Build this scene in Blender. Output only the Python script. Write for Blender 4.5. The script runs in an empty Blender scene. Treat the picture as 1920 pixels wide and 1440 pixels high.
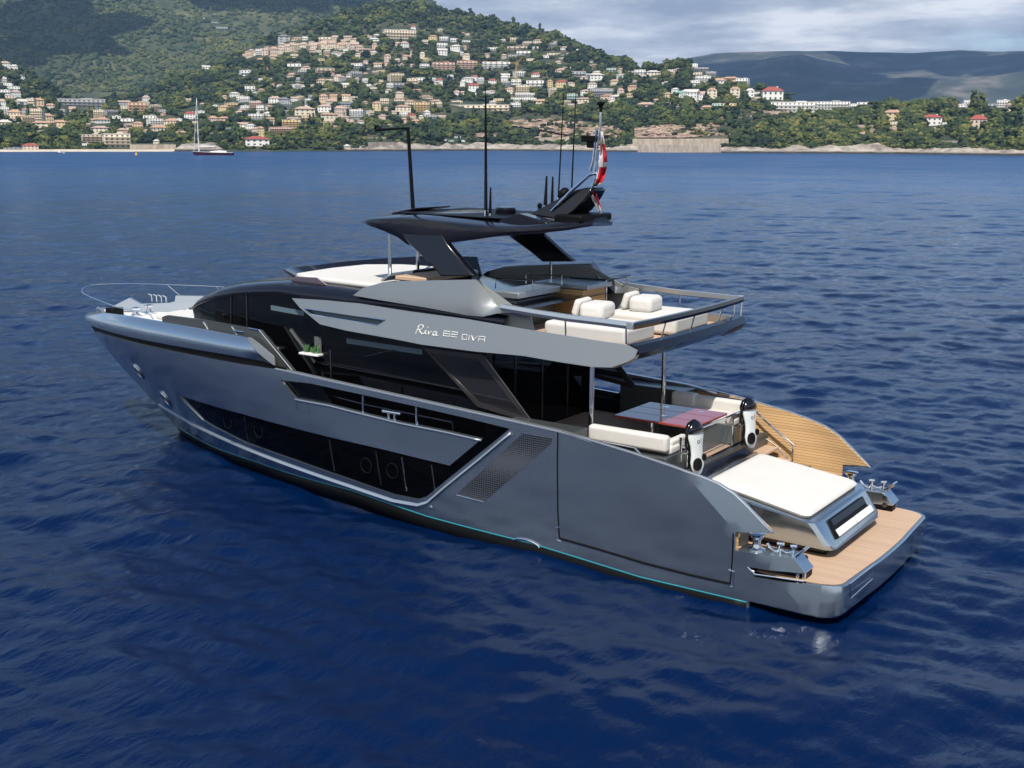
import bpy, bmesh, math, random
import numpy as np
from mathutils import Vector, Matrix, noise
from mathutils.geometry import delaunay_2d_cdt

R_ = math.radians
S = bpy.context.scene
COL = S.collection
# ------------------------------------------------------------------ camera
# boat frame: bow towards +X, port towards +Y, up +Z, metres; still water at Z = SEA
SEA = -0.02
FPX, PITCH, ROLL, YAW = 2228.0, R_(11.53), R_(.29), R_(-55.2)
CAM = np.array([-6.395, 22.325, 8.408])
CF = np.array([math.cos(PITCH)*math.cos(YAW), math.cos(PITCH)*math.sin(YAW), -math.sin(PITCH)])
CR = np.cross(CF, [0, 0, 1]); CR /= np.linalg.norm(CR)
CU = np.cross(CR, CF)
CR, CU = math.cos(ROLL)*CR+math.sin(ROLL)*CU, -math.sin(ROLL)*CR+math.cos(ROLL)*CU
cd = bpy.data.cameras.new('camera')
cam = bpy.data.objects.new('camera', cd); COL.objects.link(cam)
cam.matrix_world = Matrix(((CR[0], CU[0], -CF[0], CAM[0]), (CR[1], CU[1], -CF[1], CAM[1]), (CR[2], CU[2], -CF[2], CAM[2]), (0, 0, 0, 1)))
cd.sensor_width = 36; cd.lens = FPX/1920*36
cd.clip_start = .5; cd.clip_end = 60000
S.camera = cam
S.view_settings.view_transform = 'Standard'; S.view_settings.look = 'None'
S.view_settings.exposure = 0.0; S.view_settings.gamma = 1.0
S.render.resolution_x, S.render.resolution_y = 1024, 768
S.cycles.max_bounces = 8; S.cycles.transparent_max_bounces = 8
S.cycles.caustics_reflective = False; S.cycles.caustics_refractive = False
S.cycles.sample_clamp_indirect = 4.0

# ------------------------------------------------------------------ sun and sky
SUND = Vector((-.30, .62, 1.0)).normalized()          # towards the sun
SUN_EL = math.asin(SUND.z); SUN_AZ = math.atan2(SUND.x, SUND.y)   # azimuth from +Y clockwise
w = bpy.data.worlds.new('World'); S.world = w; w.use_nodes = True
def N(nt, t, **kw):
    n = nt.nodes.new(t)
    for k, v in kw.items():
        if k.startswith('i_'):
            n.inputs[k[2:].replace('_', ' ')].default_value = v
        else: setattr(n, k, v)
    return n
def build_world():
    nt = w.node_tree; L = nt.links.new; nt.nodes.clear()
    out = N(nt, 'ShaderNodeOutputWorld'); bg = N(nt, 'ShaderNodeBackground')
    sky = N(nt, 'ShaderNodeTexSky', sky_type='NISHITA', sun_disc=False, sun_elevation=SUN_EL, sun_rotation=SUN_AZ,
            altitude=10, air_density=1.0, dust_density=.3, ozone_density=2.1)
    tc = N(nt, 'ShaderNodeTexCoord')
    sep = N(nt, 'ShaderNodeSeparateXYZ'); L(tc.outputs['Generated'], sep.inputs[0])
    # project the view direction onto a cloud layer: (x,y)/(z+.12)
    za = N(nt, 'ShaderNodeMath', operation='ADD', i_Value=0); L(sep.outputs[2], za.inputs[0]); za.inputs[1].default_value = .10
    zm = N(nt, 'ShaderNodeMath', operation='MAXIMUM'); L(za.outputs[0], zm.inputs[0]); zm.inputs[1].default_value = .03
    dx = N(nt, 'ShaderNodeMath', operation='DIVIDE'); L(sep.outputs[0], dx.inputs[0]); L(zm.outputs[0], dx.inputs[1])
    dy = N(nt, 'ShaderNodeMath', operation='DIVIDE'); L(sep.outputs[1], dy.inputs[0]); L(zm.outputs[0], dy.inputs[1])
    cmb = N(nt, 'ShaderNodeCombineXYZ'); L(dx.outputs[0], cmb.inputs[0]); L(dy.outputs[0], cmb.inputs[1]); L(sep.outputs[2], cmb.inputs[2])
    n1 = N(nt, 'ShaderNodeTexNoise', i_Scale=.55, i_Detail=9, i_Roughness=.52, i_Distortion=.25); L(cmb.outputs[0], n1.inputs['Vector'])
    n2 = N(nt, 'ShaderNodeTexNoise', i_Scale=1.1, i_Detail=7, i_Roughness=.6); L(cmb.outputs[0], n2.inputs['Vector'])
    # cover: thick towards the horizon beyond the coast, thinner overhead
    cov = N(nt, 'ShaderNodeMapRange'); L(sep.outputs[2], cov.inputs[0])
    cov.inputs[1].default_value = .112; cov.inputs[2].default_value = .155; cov.inputs[3].default_value = .28; cov.inputs[4].default_value = .60
    # more broken cloud on the seaward half of the sky, behind the drone
    dt = N(nt, 'ShaderNodeVectorMath', operation='DOT_PRODUCT'); L(tc.outputs['Generated'], dt.inputs[0]); dt.inputs[1].default_value = (-math.cos(YAW), -math.sin(YAW), 0)
    sw = N(nt, 'ShaderNodeMapRange'); L(dt.outputs['Value'], sw.inputs[0]); sw.inputs[1].default_value = -.1; sw.inputs[2].default_value = .5; sw.inputs[3].default_value = 0; sw.inputs[4].default_value = .25
    c2 = N(nt, 'ShaderNodeMath', operation='SUBTRACT'); L(cov.outputs[0], c2.inputs[0]); L(sw.outputs[0], c2.inputs[1])
    sub = N(nt, 'ShaderNodeMath', operation='SUBTRACT'); L(n1.outputs['Fac'], sub.inputs[0]); L(c2.outputs[0], sub.inputs[1])
    mr = N(nt, 'ShaderNodeMapRange', interpolation_type='SMOOTHSTEP'); L(sub.outputs[0], mr.inputs[0])
    mr.inputs[1].default_value = 0.0; mr.inputs[2].default_value = .15
    cr = N(nt, 'ShaderNodeValToRGB'); L(n2.outputs['Fac'], cr.inputs[0])
    e = cr.color_ramp.elements
    e[0].position = .38; e[0].color = (2.5, 2.9, 3.6, 1); e[1].position = .62; e[1].color = (7.4, 7.4, 7.5, 1)
    e2 = cr.color_ramp.elements.new(.5); e2.color = (4.4, 4.7, 5.2, 1)
    mx = N(nt, 'ShaderNodeMix', data_type='RGBA'); L(mr.outputs[0], mx.inputs[0]); L(sky.outputs[0], mx.inputs[6]); L(cr.outputs[0], mx.inputs[7])
    L(mx.outputs[2], bg.inputs['Color']); bg.inputs['Strength'].default_value = .15
    L(bg.outputs[0], out.inputs[0])
build_world()
sl = bpy.data.lights.new('sun', 'SUN'); sl.energy = 5.0; sl.angle = R_(.53); sl.color = (1.0, .94, .84)
so = bpy.data.objects.new('sun', sl); COL.objects.link(so)
so.rotation_euler = SUND.to_track_quat('Z', 'Y').to_euler(); so.location = (0, 0, 60)

# ------------------------------------------------------------------ survey helpers
def ray(px, py):
    return CF+(px-960)/FPX*CR-(py-720)/FPX*CU
def at(px, py, ax, v):
    d = ray(px, py); i = 'XYZ'.index(ax); return CAM+d*((v-CAM[i])/d[i])
def atp(px, py, fn):                     # point on a sheet Y = fn(X, Z)
    d = ray(px, py); Y = 2.3
    for _ in range(70):
        P = CAM+d*((Y-CAM[1])/d[1]); Y = .6*Y+.4*fn(P[0], P[2])
    return P
def deep(px, py, dist):                  # point at a horizontal range from the drone
    d = ray(px, py); return CAM+d*(dist/math.hypot(d[0], d[1]))

# ------------------------------------------------------------------ materials
MATS = {}
def mat(name, col, rough=.5, metal=0.0, coat=0.0, spec=.5, var=0.0, vscale=3.0, bump=0.0, bscale=40.0, stretch=(1, 1, 1), vcol=None, trans=0.0, alpha=1.0, fn=None):
    m = bpy.data.materials.new(name); m.use_nodes = True; nt = m.node_tree; L = nt.links.new
    b = nt.nodes['Principled BSDF']
    b.inputs['Base Color'].default_value = (*col, 1); b.inputs['Roughness'].default_value = rough; b.inputs['Metallic'].default_value = metal
    b.inputs['Coat Weight'].default_value = coat; b.inputs['Coat Roughness'].default_value = .05
    b.inputs['Specular IOR Level'].default_value = spec; b.inputs['Transmission Weight'].default_value = trans; b.inputs['Alpha'].default_value = alpha
    tc = N(nt, 'ShaderNodeTexCoord'); mp = N(nt, 'ShaderNodeMapping'); L(tc.outputs['Object'], mp.inputs[0]); mp.inputs['Scale'].default_value = stretch
    if var > 0:
        n = N(nt, 'ShaderNodeTexNoise', i_Scale=vscale, i_Detail=6, i_Roughness=.6); L(mp.outputs[0], n.inputs['Vector'])
        r = N(nt, 'ShaderNodeValToRGB'); L(n.outputs['Fac'], r.inputs[0])
        lo = vcol or tuple(c*(1-var) for c in col)
        r.color_ramp.elements[0].position = .32; r.color_ramp.elements[0].color = (*lo, 1)
        r.color_ramp.elements[1].position = .68; r.color_ramp.elements[1].color = (*[min(1, c*(1+var*.6)) for c in col], 1)
        L(r.outputs[0], b.inputs['Base Color'])
    if bump > 0:
        n = N(nt, 'ShaderNodeTexNoise', i_Scale=bscale, i_Detail=4); L(mp.outputs[0], n.inputs['Vector'])
        bp = N(nt, 'ShaderNodeBump', i_Strength=bump, i_Distance=.02); L(n.outputs['Fac'], bp.inputs['Height']); L(bp.outputs[0], b.inputs['Normal'])
    if fn: fn(nt, b, tc, mp, L)
    MATS[name] = m; return m
def planks(axis, width, line=.06, dark=(.05, .03, .02), tone=.25):
    def f(nt, b, tc, mp, L):
        base = b.inputs['Base Color'].default_value[:]
        sp = N(nt, 'ShaderNodeSeparateXYZ'); L(tc.outputs['Object'], sp.inputs[0])
        d = N(nt, 'ShaderNodeMath', operation='DIVIDE'); L(sp.outputs['XYZ'.index(axis)], d.inputs[0]); d.inputs[1].default_value = width
        fr = N(nt, 'ShaderNodeMath', operation='FRACT'); L(d.outputs[0], fr.inputs[0])
        fl = N(nt, 'ShaderNodeMath', operation='FLOOR'); L(d.outputs[0], fl.inputs[0])
        lt = N(nt, 'ShaderNodeMath', operation='LESS_THAN'); L(fr.outputs[0], lt.inputs[0]); lt.inputs[1].default_value = line
        wn = N(nt, 'ShaderNodeTexWhiteNoise', noise_dimensions='1D'); L(fl.outputs[0], wn.inputs['W'])
        n = N(nt, 'ShaderNodeTexNoise', i_Scale=7, i_Detail=6); L(mp.outputs[0], n.inputs['Vector'])
        ad = N(nt, 'ShaderNodeMath', operation='ADD'); L(wn.outputs[0], ad.inputs[0]); L(n.outputs['Fac'], ad.inputs[1])
        r = N(nt, 'ShaderNodeValToRGB'); L(ad.outputs[0], r.inputs[0])
        r.color_ramp.elements[0].position = .3; r.color_ramp.elements[0].color = (*[c*(1-tone) for c in base[:3]], 1)
        r.color_ramp.elements[1].position = 1.0; r.color_ramp.elements[1].color = (*[c*(1+tone) for c in base[:3]], 1)
        mx = N(nt, 'ShaderNodeMix', data_type='RGBA'); L(lt.outputs[0], mx.inputs[0]); L(r.outputs[0], mx.inputs[6]); mx.inputs[7].default_value = (*dark, 1)
        L(mx.outputs[2], b.inputs['Base Color'])
    return f
def flakes(nt, b, tc, mp, L):
    n = N(nt, 'ShaderNodeTexNoise', i_Scale=.45, i_Detail=2); L(tc.outputs['Object'], n.inputs['Vector'])
    r = N(nt, 'ShaderNodeMapRange'); L(n.outputs['Fac'], r.inputs[0]); r.inputs[3].default_value = .13; r.inputs[4].default_value = .24
    L(r.outputs[0], b.inputs['Roughness'])
M_SILVER = mat('silver_paint', (.43, .50, .545), .26, .92, .25, fn=flakes)
M_SILVER2 = mat('light_silver_paint', (.46, .50, .54), .3, .7, .3)
M_DARK = mat('dark_paint', (.006, .006, .011), .14, 0, .15, .4)
M_GREY = mat('dark_grey_paint', (.075, .085, .088), .34, .35, .2)
M_GLASS = mat('black_glass', (.0015, .0015, .002), .04, 0, 0, .28)
M_BLACK = mat('matte_black', (.005, .005, .006), .5, 0, 0, .12)
M_ANTIF = mat('antifouling', (.004, .0045, .005), .5, 0, 0, .1)
M_HGLASS = mat('hull_glass', (.0012, .0012, .0016), .05, 0, 0, .10)
M_CYAN = mat('turquoise_line', (.02, .26, .32), .4)
M_CHROME = mat('polished_steel', (.72, .74, .76), .09, 1.0)
M_STEELD = mat('dark_steel', (.10, .10, .11), .25, .9)
M_TEAKD = mat('teak_deck', (.50, .345, .235), .62, fn=planks('Y', .055, .07, (.22, .14, .09), .1), stretch=(1.2, 14, 14))
M_TEAKW = mat('teak_wall', (.60, .385, .19), .5, fn=planks('Z', .062, .12, (.13, .075, .035), .14), stretch=(1.2, 14, 14))
M_CUSH = mat('white_cushion', (.63, .61, .575), .85, bump=.4, bscale=4.5, var=.03, vscale=2)
M_WHITE = mat('white_nonskid', (.74, .74, .72), .7, var=.05)
M_LINING = mat('lining_grey', (.24, .255, .25), .5)
M_GREYF = mat('grey_upholstery', (.20, .22, .24), .8)
M_MAHOG = mat('varnished_mahogany', (.30, .045, .035), .15, 0, .35, .5, var=.25, vscale=6, stretch=(1, 12, 12))
M_TINT = mat('tinted_glass', (.02, .02, .025), .03, 0, 0, .5, alpha=.72)
M_MAUVE = mat('mauve_tinted_glass', (.36, .29, .33), .12, 0, .3, .5)
M_LETTER = mat('bright_lettering', (.66, .67, .66), .35)
M_SIDE = mat('side_panel_paint', (.33, .345, .345), .36, .75, .15)
M_MESH = mat('grille_mesh', (.030, .035, .042), .35, .6)
def perforated(nt, b, tc, mp, L):
    v = N(nt, 'ShaderNodeTexVoronoi', feature='F1', i_Scale=21.0); v.inputs['Randomness'].default_value = .08; L(tc.outputs['Object'], v.inputs['Vector'])
    r = N(nt, 'ShaderNodeValToRGB'); L(v.outputs['Distance'], r.inputs[0])
    r.color_ramp.elements[0].position = .36; r.color_ramp.elements[0].color = (.012, .013, .016, 1)
    r.color_ramp.elements[1].position = .46; r.color_ramp.elements[1].color = (.16, .18, .21, 1)
    L(r.outputs[0], b.inputs['Base Color'])
M_VENT = mat('perforated_vent', (.1, .1, .1), .3, .6, fn=perforated)

# ------------------------------------------------------------------ mesh helpers
class MB:
    def __init__(s): s.v = []; s.f = []; s.twin = False; s.flat = []
    def add(s, vs, fs):
        o = len(s.v); s.v += [tuple(map(float, p)) for p in vs]; s.f += [tuple(i+o for i in f) for f in fs]; return s
    def box(s, c, d, rz=0.0, ry=0.0):
        m = Matrix.Translation(c) @ Matrix.Rotation(rz, 4, 'Z') @ Matrix.Rotation(ry, 4, 'Y')
        vs = [m @ Vector((x*d[0]/2, y*d[1]/2, z*d[2]/2)) for x in (-1, 1) for y in (-1, 1) for z in (-1, 1)]
        return s.add(vs, [(0, 1, 3, 2), (4, 6, 7, 5), (0, 4, 5, 1), (2, 3, 7, 6), (0, 2, 6, 4), (1, 5, 7, 3)])
    def slab(s, pts, vec):                # closed prism: outline pts swept by vec
        n = len(pts); vec = np.array(vec, float)
        a = [np.array(p, float) for p in pts]; b = [p+vec for p in a]
        return s.add(a+b, [tuple(range(n-1, -1, -1)), tuple(range(n, 2*n))]+[(i, (i+1) % n, n+(i+1) % n, n+i) for i in range(n)])
    def tube(s, pts, r, n=8, r2=None, closed=False):
        P = [Vector(p) for p in pts]; m = len(P); rings = []; up = Vector((0, 0, 1))
        for i, p in enumerate(P):
            if closed: t = (P[(i+1) % m]-P[i-1]).normalized()
            else: t = (P[min(i+1, m-1)]-P[max(i-1, 0)]).normalized()
            if i == 0:
                a = t.cross(up)
                if a.length < .05: a = t.cross(Vector((1, 0, 0)))
            else: a = a-t*a.dot(t)
            a.normalize(); b = t.cross(a)
            k = 1.0
            if 0 < i < m-1:
                c = max(.4, (P[i+1]-P[i]).normalized().dot(t)); k = 1/c if c > .6 else 1.3
            rr = r if r2 is None else r+(r2-r)*i/(m-1)
            rings.append([p+(a*math.cos(2*math.pi*j/n)+b*math.sin(2*math.pi*j/n))*rr*k for j in range(n)])
        fs = []
        for i in range(m if closed else m-1):
            for j in range(n):
                q = ((i+1) % m)*n
                fs.append((i*n+j, i*n+(j+1) % n, q+(j+1) % n, q+j))
        if not closed: fs += [tuple(range(n-1, -1, -1)), tuple(range((m-1)*n, m*n))]
        return s.add([v for rg in rings for v in rg], fs)
    def lathe(s, prof, c=(0, 0, 0), n=20, M=None):
        vs = []; fs = []
        for r, z in prof:
            for j in range(n):
                q = Vector((r*math.cos(2*math.pi*j/n), r*math.sin(2*math.pi*j/n), z))
                if M: q = M @ q
                vs.append(q+Vector(c))
        m = len(prof)
        for i in range(m-1):
            for j in range(n): fs.append((i*n+j, i*n+(j+1) % n, (i+1)*n+(j+1) % n, (i+1)*n+j))
        fs += [tuple(range(n-1, -1, -1)), tuple(range((m-1)*n, m*n))]
        return s.add(vs, fs)
    def loft(s, secs, close_u=False, caps=True):
        n = len(secs[0]); m = len(secs); fs = []
        for i in range(m-1):
            for j in range(n if close_u else n-1):
                fs.append((i*n+j, i*n+(j+1) % n, (i+1)*n+(j+1) % n, (i+1)*n+j))
        if close_u and caps: fs += [tuple(range(n-1, -1, -1)), tuple(range((m-1)*n, m*n))]
        return s.add([p for sc in secs for p in sc], fs)
    def mirror(s): s.twin = True; return s   # build() also makes the starboard twin
    def sym(s):                           # port and starboard halves of one body
        o = len(s.v); s.v += [(x, -y, z) for x, y, z in s.v]
        s.f += [tuple(i+o for i in reversed(f)) for f in s.f]; return s
    def build(s, name, m, parent=None, smooth=False, bevel=0.0, sub=0, seg=2, angle=35, fix=True, solid=0.0):
        if s.twin:
            q = MB(); q.v = [(x, -y, z) for x, y, z in s.v]; q.f = [tuple(reversed(f)) for f in s.f]; q.flat = s.flat
            q.build(name, m, parent, smooth, bevel, sub, seg, angle, fix, solid)
        me = bpy.data.meshes.new(name); me.from_pydata(s.v, [], s.f); me.materials.append(m)
        if fix:
            bm = bmesh.new(); bm.from_mesh(me); bmesh.ops.recalc_face_normals(bm, faces=bm.faces); bm.to_mesh(me); bm.free()
        o = bpy.data.objects.new(name, me); COL.objects.link(o)
        if parent is not None: attach(o, parent)
        if solid:
            sd = o.modifiers.new('solid', 'SOLIDIFY'); sd.thickness = abs(solid); sd.offset = -1 if solid > 0 else 1
        if bevel:
            bv = o.modifiers.new('bevel', 'BEVEL'); bv.width = bevel; bv.segments = seg; bv.limit_method = 'ANGLE'; bv.angle_limit = R_(30)
        if sub:
            sb = o.modifiers.new('sub', 'SUBSURF'); sb.levels = sub; sb.render_levels = sub
        if smooth or bevel or sub:
            me.polygons.foreach_set('use_smooth', [True]*len(me.polygons)); me.set_sharp_from_angle(angle=R_(angle))
            if s.flat:
                at_ = me.attributes.get('sharp_edge') or me.attributes.new('sharp_edge', 'BOOLEAN', 'EDGE')
                for e in me.edges:
                    i, j = e.vertices
                    if i < len(s.flat) and j < len(s.flat) and s.flat[i] and s.flat[j]: at_.data[e.index].value = True
        return o
ORIG = {}
def attach(o, parent):
    o.parent = parent
    inv = Matrix.Identity(4); p = parent
    while p is not None:
        if p.name in ORIG: inv = Matrix.Translation(-Vector(ORIG[p.name]))
        p = p.parent
    o.matrix_parent_inverse = inv if parent.name in ORIG else Matrix.Identity(4)
def thing(name, loc, label, cat, group=None):
    o = bpy.data.objects.new(name, None); COL.objects.link(o); o.location = loc; o.empty_display_size = .3
    ORIG[o.name] = tuple(loc); tag(o, label, cat, group); return o
def tag(o, label=None, cat=None, group=None, kind=None):
    if label: o['label'] = label
    if cat: o['category'] = cat
    if group: o['group'] = group
    if kind: o['kind'] = kind
    return o
def inside(p, poly):
    x, y = p; c = False; j = len(poly)-1
    for i in range(len(poly)):
        xi, yi = poly[i]; xj, yj = poly[j]
        if (yi > y) != (yj > y) and x < (xj-xi)*(y-yi)/(yj-yi)+xi: c = not c
        j = i
    return c
def resample(poly, step, closed=True):
    out = []; n = len(poly)
    for i in range(n if closed else n-1):
        a = np.array(poly[i], float); b = np.array(poly[(i+1) % n], float); k = max(1, int(np.linalg.norm(b-a)/step+.5))
        out += [tuple(a+(b-a)*t/k) for t in range(k)]
    if not closed: out.append(tuple(poly[-1]))
    return out
def patch(outer, holes, fn, step=.22, thick=0.0, lines=()):
    """mesh of a skin region given in (X, Z), laid on the sheet Y = fn(X, Z), with its own thickness inboard"""
    loops = [resample(outer, step)]+[resample(h, step) for h in holes]
    vs = []; es = []
    for lp in loops:
        o = len(vs); vs += [Vector(p) for p in lp]; es += [(o+i, o+(i+1) % len(lp)) for i in range(len(lp))]
    for ln in lines:
        lp = resample(ln, step, False); o = len(vs); vs += [Vector(p) for p in lp]; es += [(o+i, o+i+1) for i in range(len(lp)-1)]
    bd = np.array([tuple(v) for v in vs]); x0, z0 = bd.min(0); x1, z1 = bd.max(0)
    for ix in range(int((x1-x0)/step)+1):
        for iz in range(int((z1-z0)/step)+1):
            p = (x0+(ix+.5+.5*(iz % 2))*step, z0+(iz+.5)*step)
            if inside(p, loops[0]) and not any(inside(p, h) for h in loops[1:]) and np.min(np.hypot(bd[:, 0]-p[0], bd[:, 1]-p[1])) > step*.45:
                vs.append(Vector(p))
    r = delaunay_2d_cdt(vs, es, [], 0, 1e-6)
    ov, of = r[0], r[2]
    mb = MB(); fs = []
    for f in of:
        c = sum((ov[i] for i in f), Vector((0, 0)))/len(f)
        if inside(c, loops[0]) and not any(inside(c, h) for h in loops[1:]) and abs((ov[f[1]]-ov[f[0]]).cross(ov[f[2]]-ov[f[0]])) > 4e-4: fs.append(tuple(reversed(f)))
    used = sorted({i for f in fs for i in f}); ix = {k: i for i, k in enumerate(used)}
    P = [np.array((ov[i].x, fn(ov[i].x, ov[i].y), ov[i].y)) for i in used]; F_ = [tuple(ix[i] for i in f) for f in fs]
    mb.add(P, F_)
    mb.flat = [abs((ov[i].x-.74)*-.669+(ov[i].y-.16)*.743) < 1e-3 for i in used]
    if thick:
        e = .02; Q = []
        for p in P:
            n = np.array((-(fn(p[0]+e, p[2])-fn(p[0]-e, p[2]))/(2*e), 1.0, -(fn(p[0], p[2]+e)-fn(p[0], p[2]-e))/(2*e)))
            n = np.clip(n, -2.0, 2.0); q = p-thick*n/np.linalg.norm(n); q[1] = max(q[1], min(.0, p[1])); Q.append(q)
        mb.add(Q, [tuple(reversed(f)) for f in F_])
        cnt = {}
        for f in F_:
            for i in range(len(f)):
                a, b = f[i], f[(i+1) % len(f)]; cnt[(a, b)] = 1
        for (a, b) in list(cnt):
            if (b, a) not in cnt: mb.add([P[b], P[a], Q[a], Q[b]], [(0, 1, 2, 3)])
    return mb
def xz(P): return [(p[0], p[2]) for p in P]
M_FRAME = mat('bronze_frame', (.06, .055, .055), .25, .5)
# ================================================================== THE YACHT
SZ = [-1, 0, .6, 1.2, 1.8, 2.4, 2.8, 3.2, 3.5]; SX = [20.0, 21.0, 21.9, 22.7, 23.5, 24.3, 24.72, 24.93, 24.85]
def Xstem(z): return float(np.interp(z, SZ, SX))
def Yh(X, Z):                               # hull half breadth
    t = min(max(Z/3.0, -.25), 1.1)
    W = 2.80+.12*min(max(t, 0), 1)
    X0 = 7+4*t
    u = min(max((X-X0)/(Xstem(Z)-X0), 0), 1)
    Y = W*(1-u**(2.0+.7*t))**(.95-.3*t)
    if Z < 0: Y *= 1-.25*(Z*Z)
    if X > 20.5 and Z > 1.6: Y *= 1-(1-float(np.interp(X, [20.5, 22.5, 24, 24.9], [1, .95, .83, .78])))*min(1, (Z-1.6)/1.2)
    d = (X-.74)*-.669+(Z-.16)*.743          # the quarter is cut by a flat facet that leans inwards
    if d > 0 and X < 6: Y -= .22*d
    return Y
def on(px, py, off=0.0):
    return atp(px, py, lambda x, z: Yh(x, z)+off)
def H(pts): return xz([on(*p) for p in pts])
yacht = thing('motor_yacht', (12, 0, SEA), 'large silver-grey motor yacht with black hardtop and teak stern platform in the foreground', 'yacht')
Yt = yacht
# ---- outlines read off the port flank, as (X, Z)
cap_top = H([(516, 692), (550, 696), (625, 712), (707, 730), (775, 750), (890, 770), (980, 792), (1045, 810)])
cap_top = [(x, 3.13-(13.9-x)*.047) for x, z in cap_top]
wing_top = H([(1105, 825), (1180, 848), (1260, 875), (1310, 893), (1345, 907), (1375, 926), (1400, 950), (1447, 1000)])
stripe_lo = H([(182, 622), (222, 635), (290, 652), (365, 667), (440, 681), (505, 691)])
cap_low = H([(525, 712), (582, 719), (675, 739), (775, 761), (875, 784), (956, 804)])
sill = H([(903, 823), (837, 808), (750, 791), (680, 774), (617, 758), (562, 748), (553, 746)])
w_top = H([(333, 740), (457, 777), (620, 820), (720, 843), (843, 873)])
w_bot = H([(800, 931), (783, 936), (737, 927), (653, 898), (553, 863), (460, 830), (400, 800), (380, 788)])
dark = cap_low+w_bot+w_top+sill            # one C-shaped dark field round the silver waist panel
stem = [(Xstem(z), z) for z in (-.7, -.3, 0, .3, .6, .9, 1.2, 1.5, 1.8, 2.1, 2.4, 2.65)]
stem = [(x-.004, z) for x, z in stem]
flank = [(1.82, -.7)]+stem+stripe_lo[0:]+cap_top+wing_top+[(2.12, 1.40), (2.13, 1.04), (1.03, 1.09), (.80, .85), (1.43, .80), (1.88, .775), (1.72, .60), (1.26, .625), (.79, .66), (.50, .665), (.50, .13), (1.82, .12)]
flank = [p for p in flank]
crease = [(x, .16+(x-.74)*.669/.743) for x in (3.02, 2.2)]
hull = patch(flank, [dark], Yh, .2, thick=.07, lines=[crease, [(x, .16+(x-.74)*.669/.743) for x in (1.64, 1.47)], [(x, .16+(x-.74)*.669/.743) for x in (1.18, .74)]]).sym().build('hull', M_SILVER, Yt, smooth=True, fix=False, angle=50)
# deep hull below water and transom
mb = MB()
secs = []
for X in np.linspace(1.84, 20.2, 20):
    y = Yh(X, -.7)-.03; secs.append([(X, y, -.68), (X, y*.6, -1.1), (X, 0, -1.5+max(0, X-15)*.13), (X, -y*.6, -1.1), (X, -y, -.68)])
mb.loft(secs); mb.build('keel', M_ANTIF, hull, smooth=True)
MB().slab([(1.9, -2.7, -.7), (1.9, 2.7, -.7), (1.9, 2.7, .6), (1.9, -2.7, .6)], (.05, 0, 0)).build('transom', M_BLACK, hull)
# black boot band and turquoise line
cy = H([(345, 808), (400, 838), (480, 866), (560, 893), (660, 920), (800, 968), (1000, 1020), (1200, 1083), (1399, 1143)])
cy = [(x, max(z, .075)) for x, z in cy]
def ribbon(line, h0, h1, off, fn=Yh):
    mb = MB(); L2 = resample(line, .3, False); secs = [[(x, fn(x, z+h)+off, z+h) for h in (h0, (h0+h1)/2, h1)] for x, z in L2]
    return mb.loft(secs)
ribbon([(21.0, .20)]+cy, -.42, -.02, .006).sym().build('boot_band', M_ANTIF, hull, smooth=True, solid=.01)
ribbon([(20.95, .215)]+cy, -.012, .012, .009).sym().build('waterline_stripe', M_CYAN, hull, smooth=True, solid=.01)
# dark side glazing of the lower deck, set 3 cm into the skin
glz = w_bot+w_top+[sill[0], (7.55, 2.62)]+[cap_low[-1]]
glass = patch(glz, [], lambda x, z: Yh(x, z)-.035, .22, thick=.02).mirror().build('side_glazing', M_HGLASS, hull, smooth=True, fix=False)
for a, b in [((458, 783), (466, 829)), ((617, 825), (626, 883)), ((704, 846), (714, 910)), ((752, 858), (761, 921)), ((808, 872), (815, 922))]:
    A, B = on(*a), on(*b); mb = MB()
    mb.tube([(A[0], Yh(A[0], A[2])-.018, A[2]), ((A[0]+B[0])/2, Yh((A[0]+B[0])/2, (A[2]+B[2])/2)-.018, (A[2]+B[2])/2), (B[0], Yh(B[0], B[2])-.018, B[2])], .018, 6)
    mb.mirror().build('glazing_joint', M_STEELD, glass)
for p in [(426, 791), (484, 808), (686, 873), (735, 883)]:
    A = on(*p); nx = (Yh(A[0]+.3, A[2])-Yh(A[0]-.3, A[2]))/.6; Mx = Matrix.Rotation(-math.atan(nx), 4, 'Z').inverted()
    c = [Mx @ Vector((.17*math.cos(t), .0, .17*math.sin(t))) for t in np.linspace(0, 2*math.pi, 22)[:-1]]
    y0 = Yh(A[0], A[2])-.012
    MB().tube([(A[0]+q.x, y0+q.y, A[2]+q.z) for q in c], .013, 6, closed=True).mirror().build('porthole_ring', M_BLACK, glass, smooth=True)
# bright chine moulding under the glazing: a ledge that looks upwards
kn = H([(297, 757), (320, 771), (370, 798), (460, 838), (553, 873), (653, 907), (737, 935), (783, 943), (800, 938), (830, 912), (900, 855), (956, 808)])
def ledge(line, w, out):
    L2 = resample(line, .25, False); secs = []
    for i, (x, z) in enumerate(L2):
        a = np.array(L2[max(i-1, 0)]); b = np.array(L2[min(i+1, len(L2)-1)]); t = (b-a)/np.linalg.norm(b-a); n = np.array([t[1], -t[0]])
        if n[1] > 0: n = -n                       # points down / outwards from the glass
        p0 = np.array([x, z]); p1 = p0+n*w
        secs.append([(p0[0], Yh(*p0)-.03, p0[1]), (p0[0]+n[0]*.02, Yh(*p0)+out*.3, p0[1]+n[1]*.02), (p1[0], Yh(*p1)+out, p1[1]), (p1[0]+n[0]*.03, Yh(*p1)-.02, p1[1]+n[1]*.03)])
    return MB().loft(secs)
ledge(kn, .065, .055).mirror().build('chine_moulding', M_SILVER2, hull, smooth=True, solid=.004, angle=25)
ledge(list(reversed(sill)), .035, .03).mirror().build('sill_moulding', M_SILVER2, hull, smooth=True, solid=.004)
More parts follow.
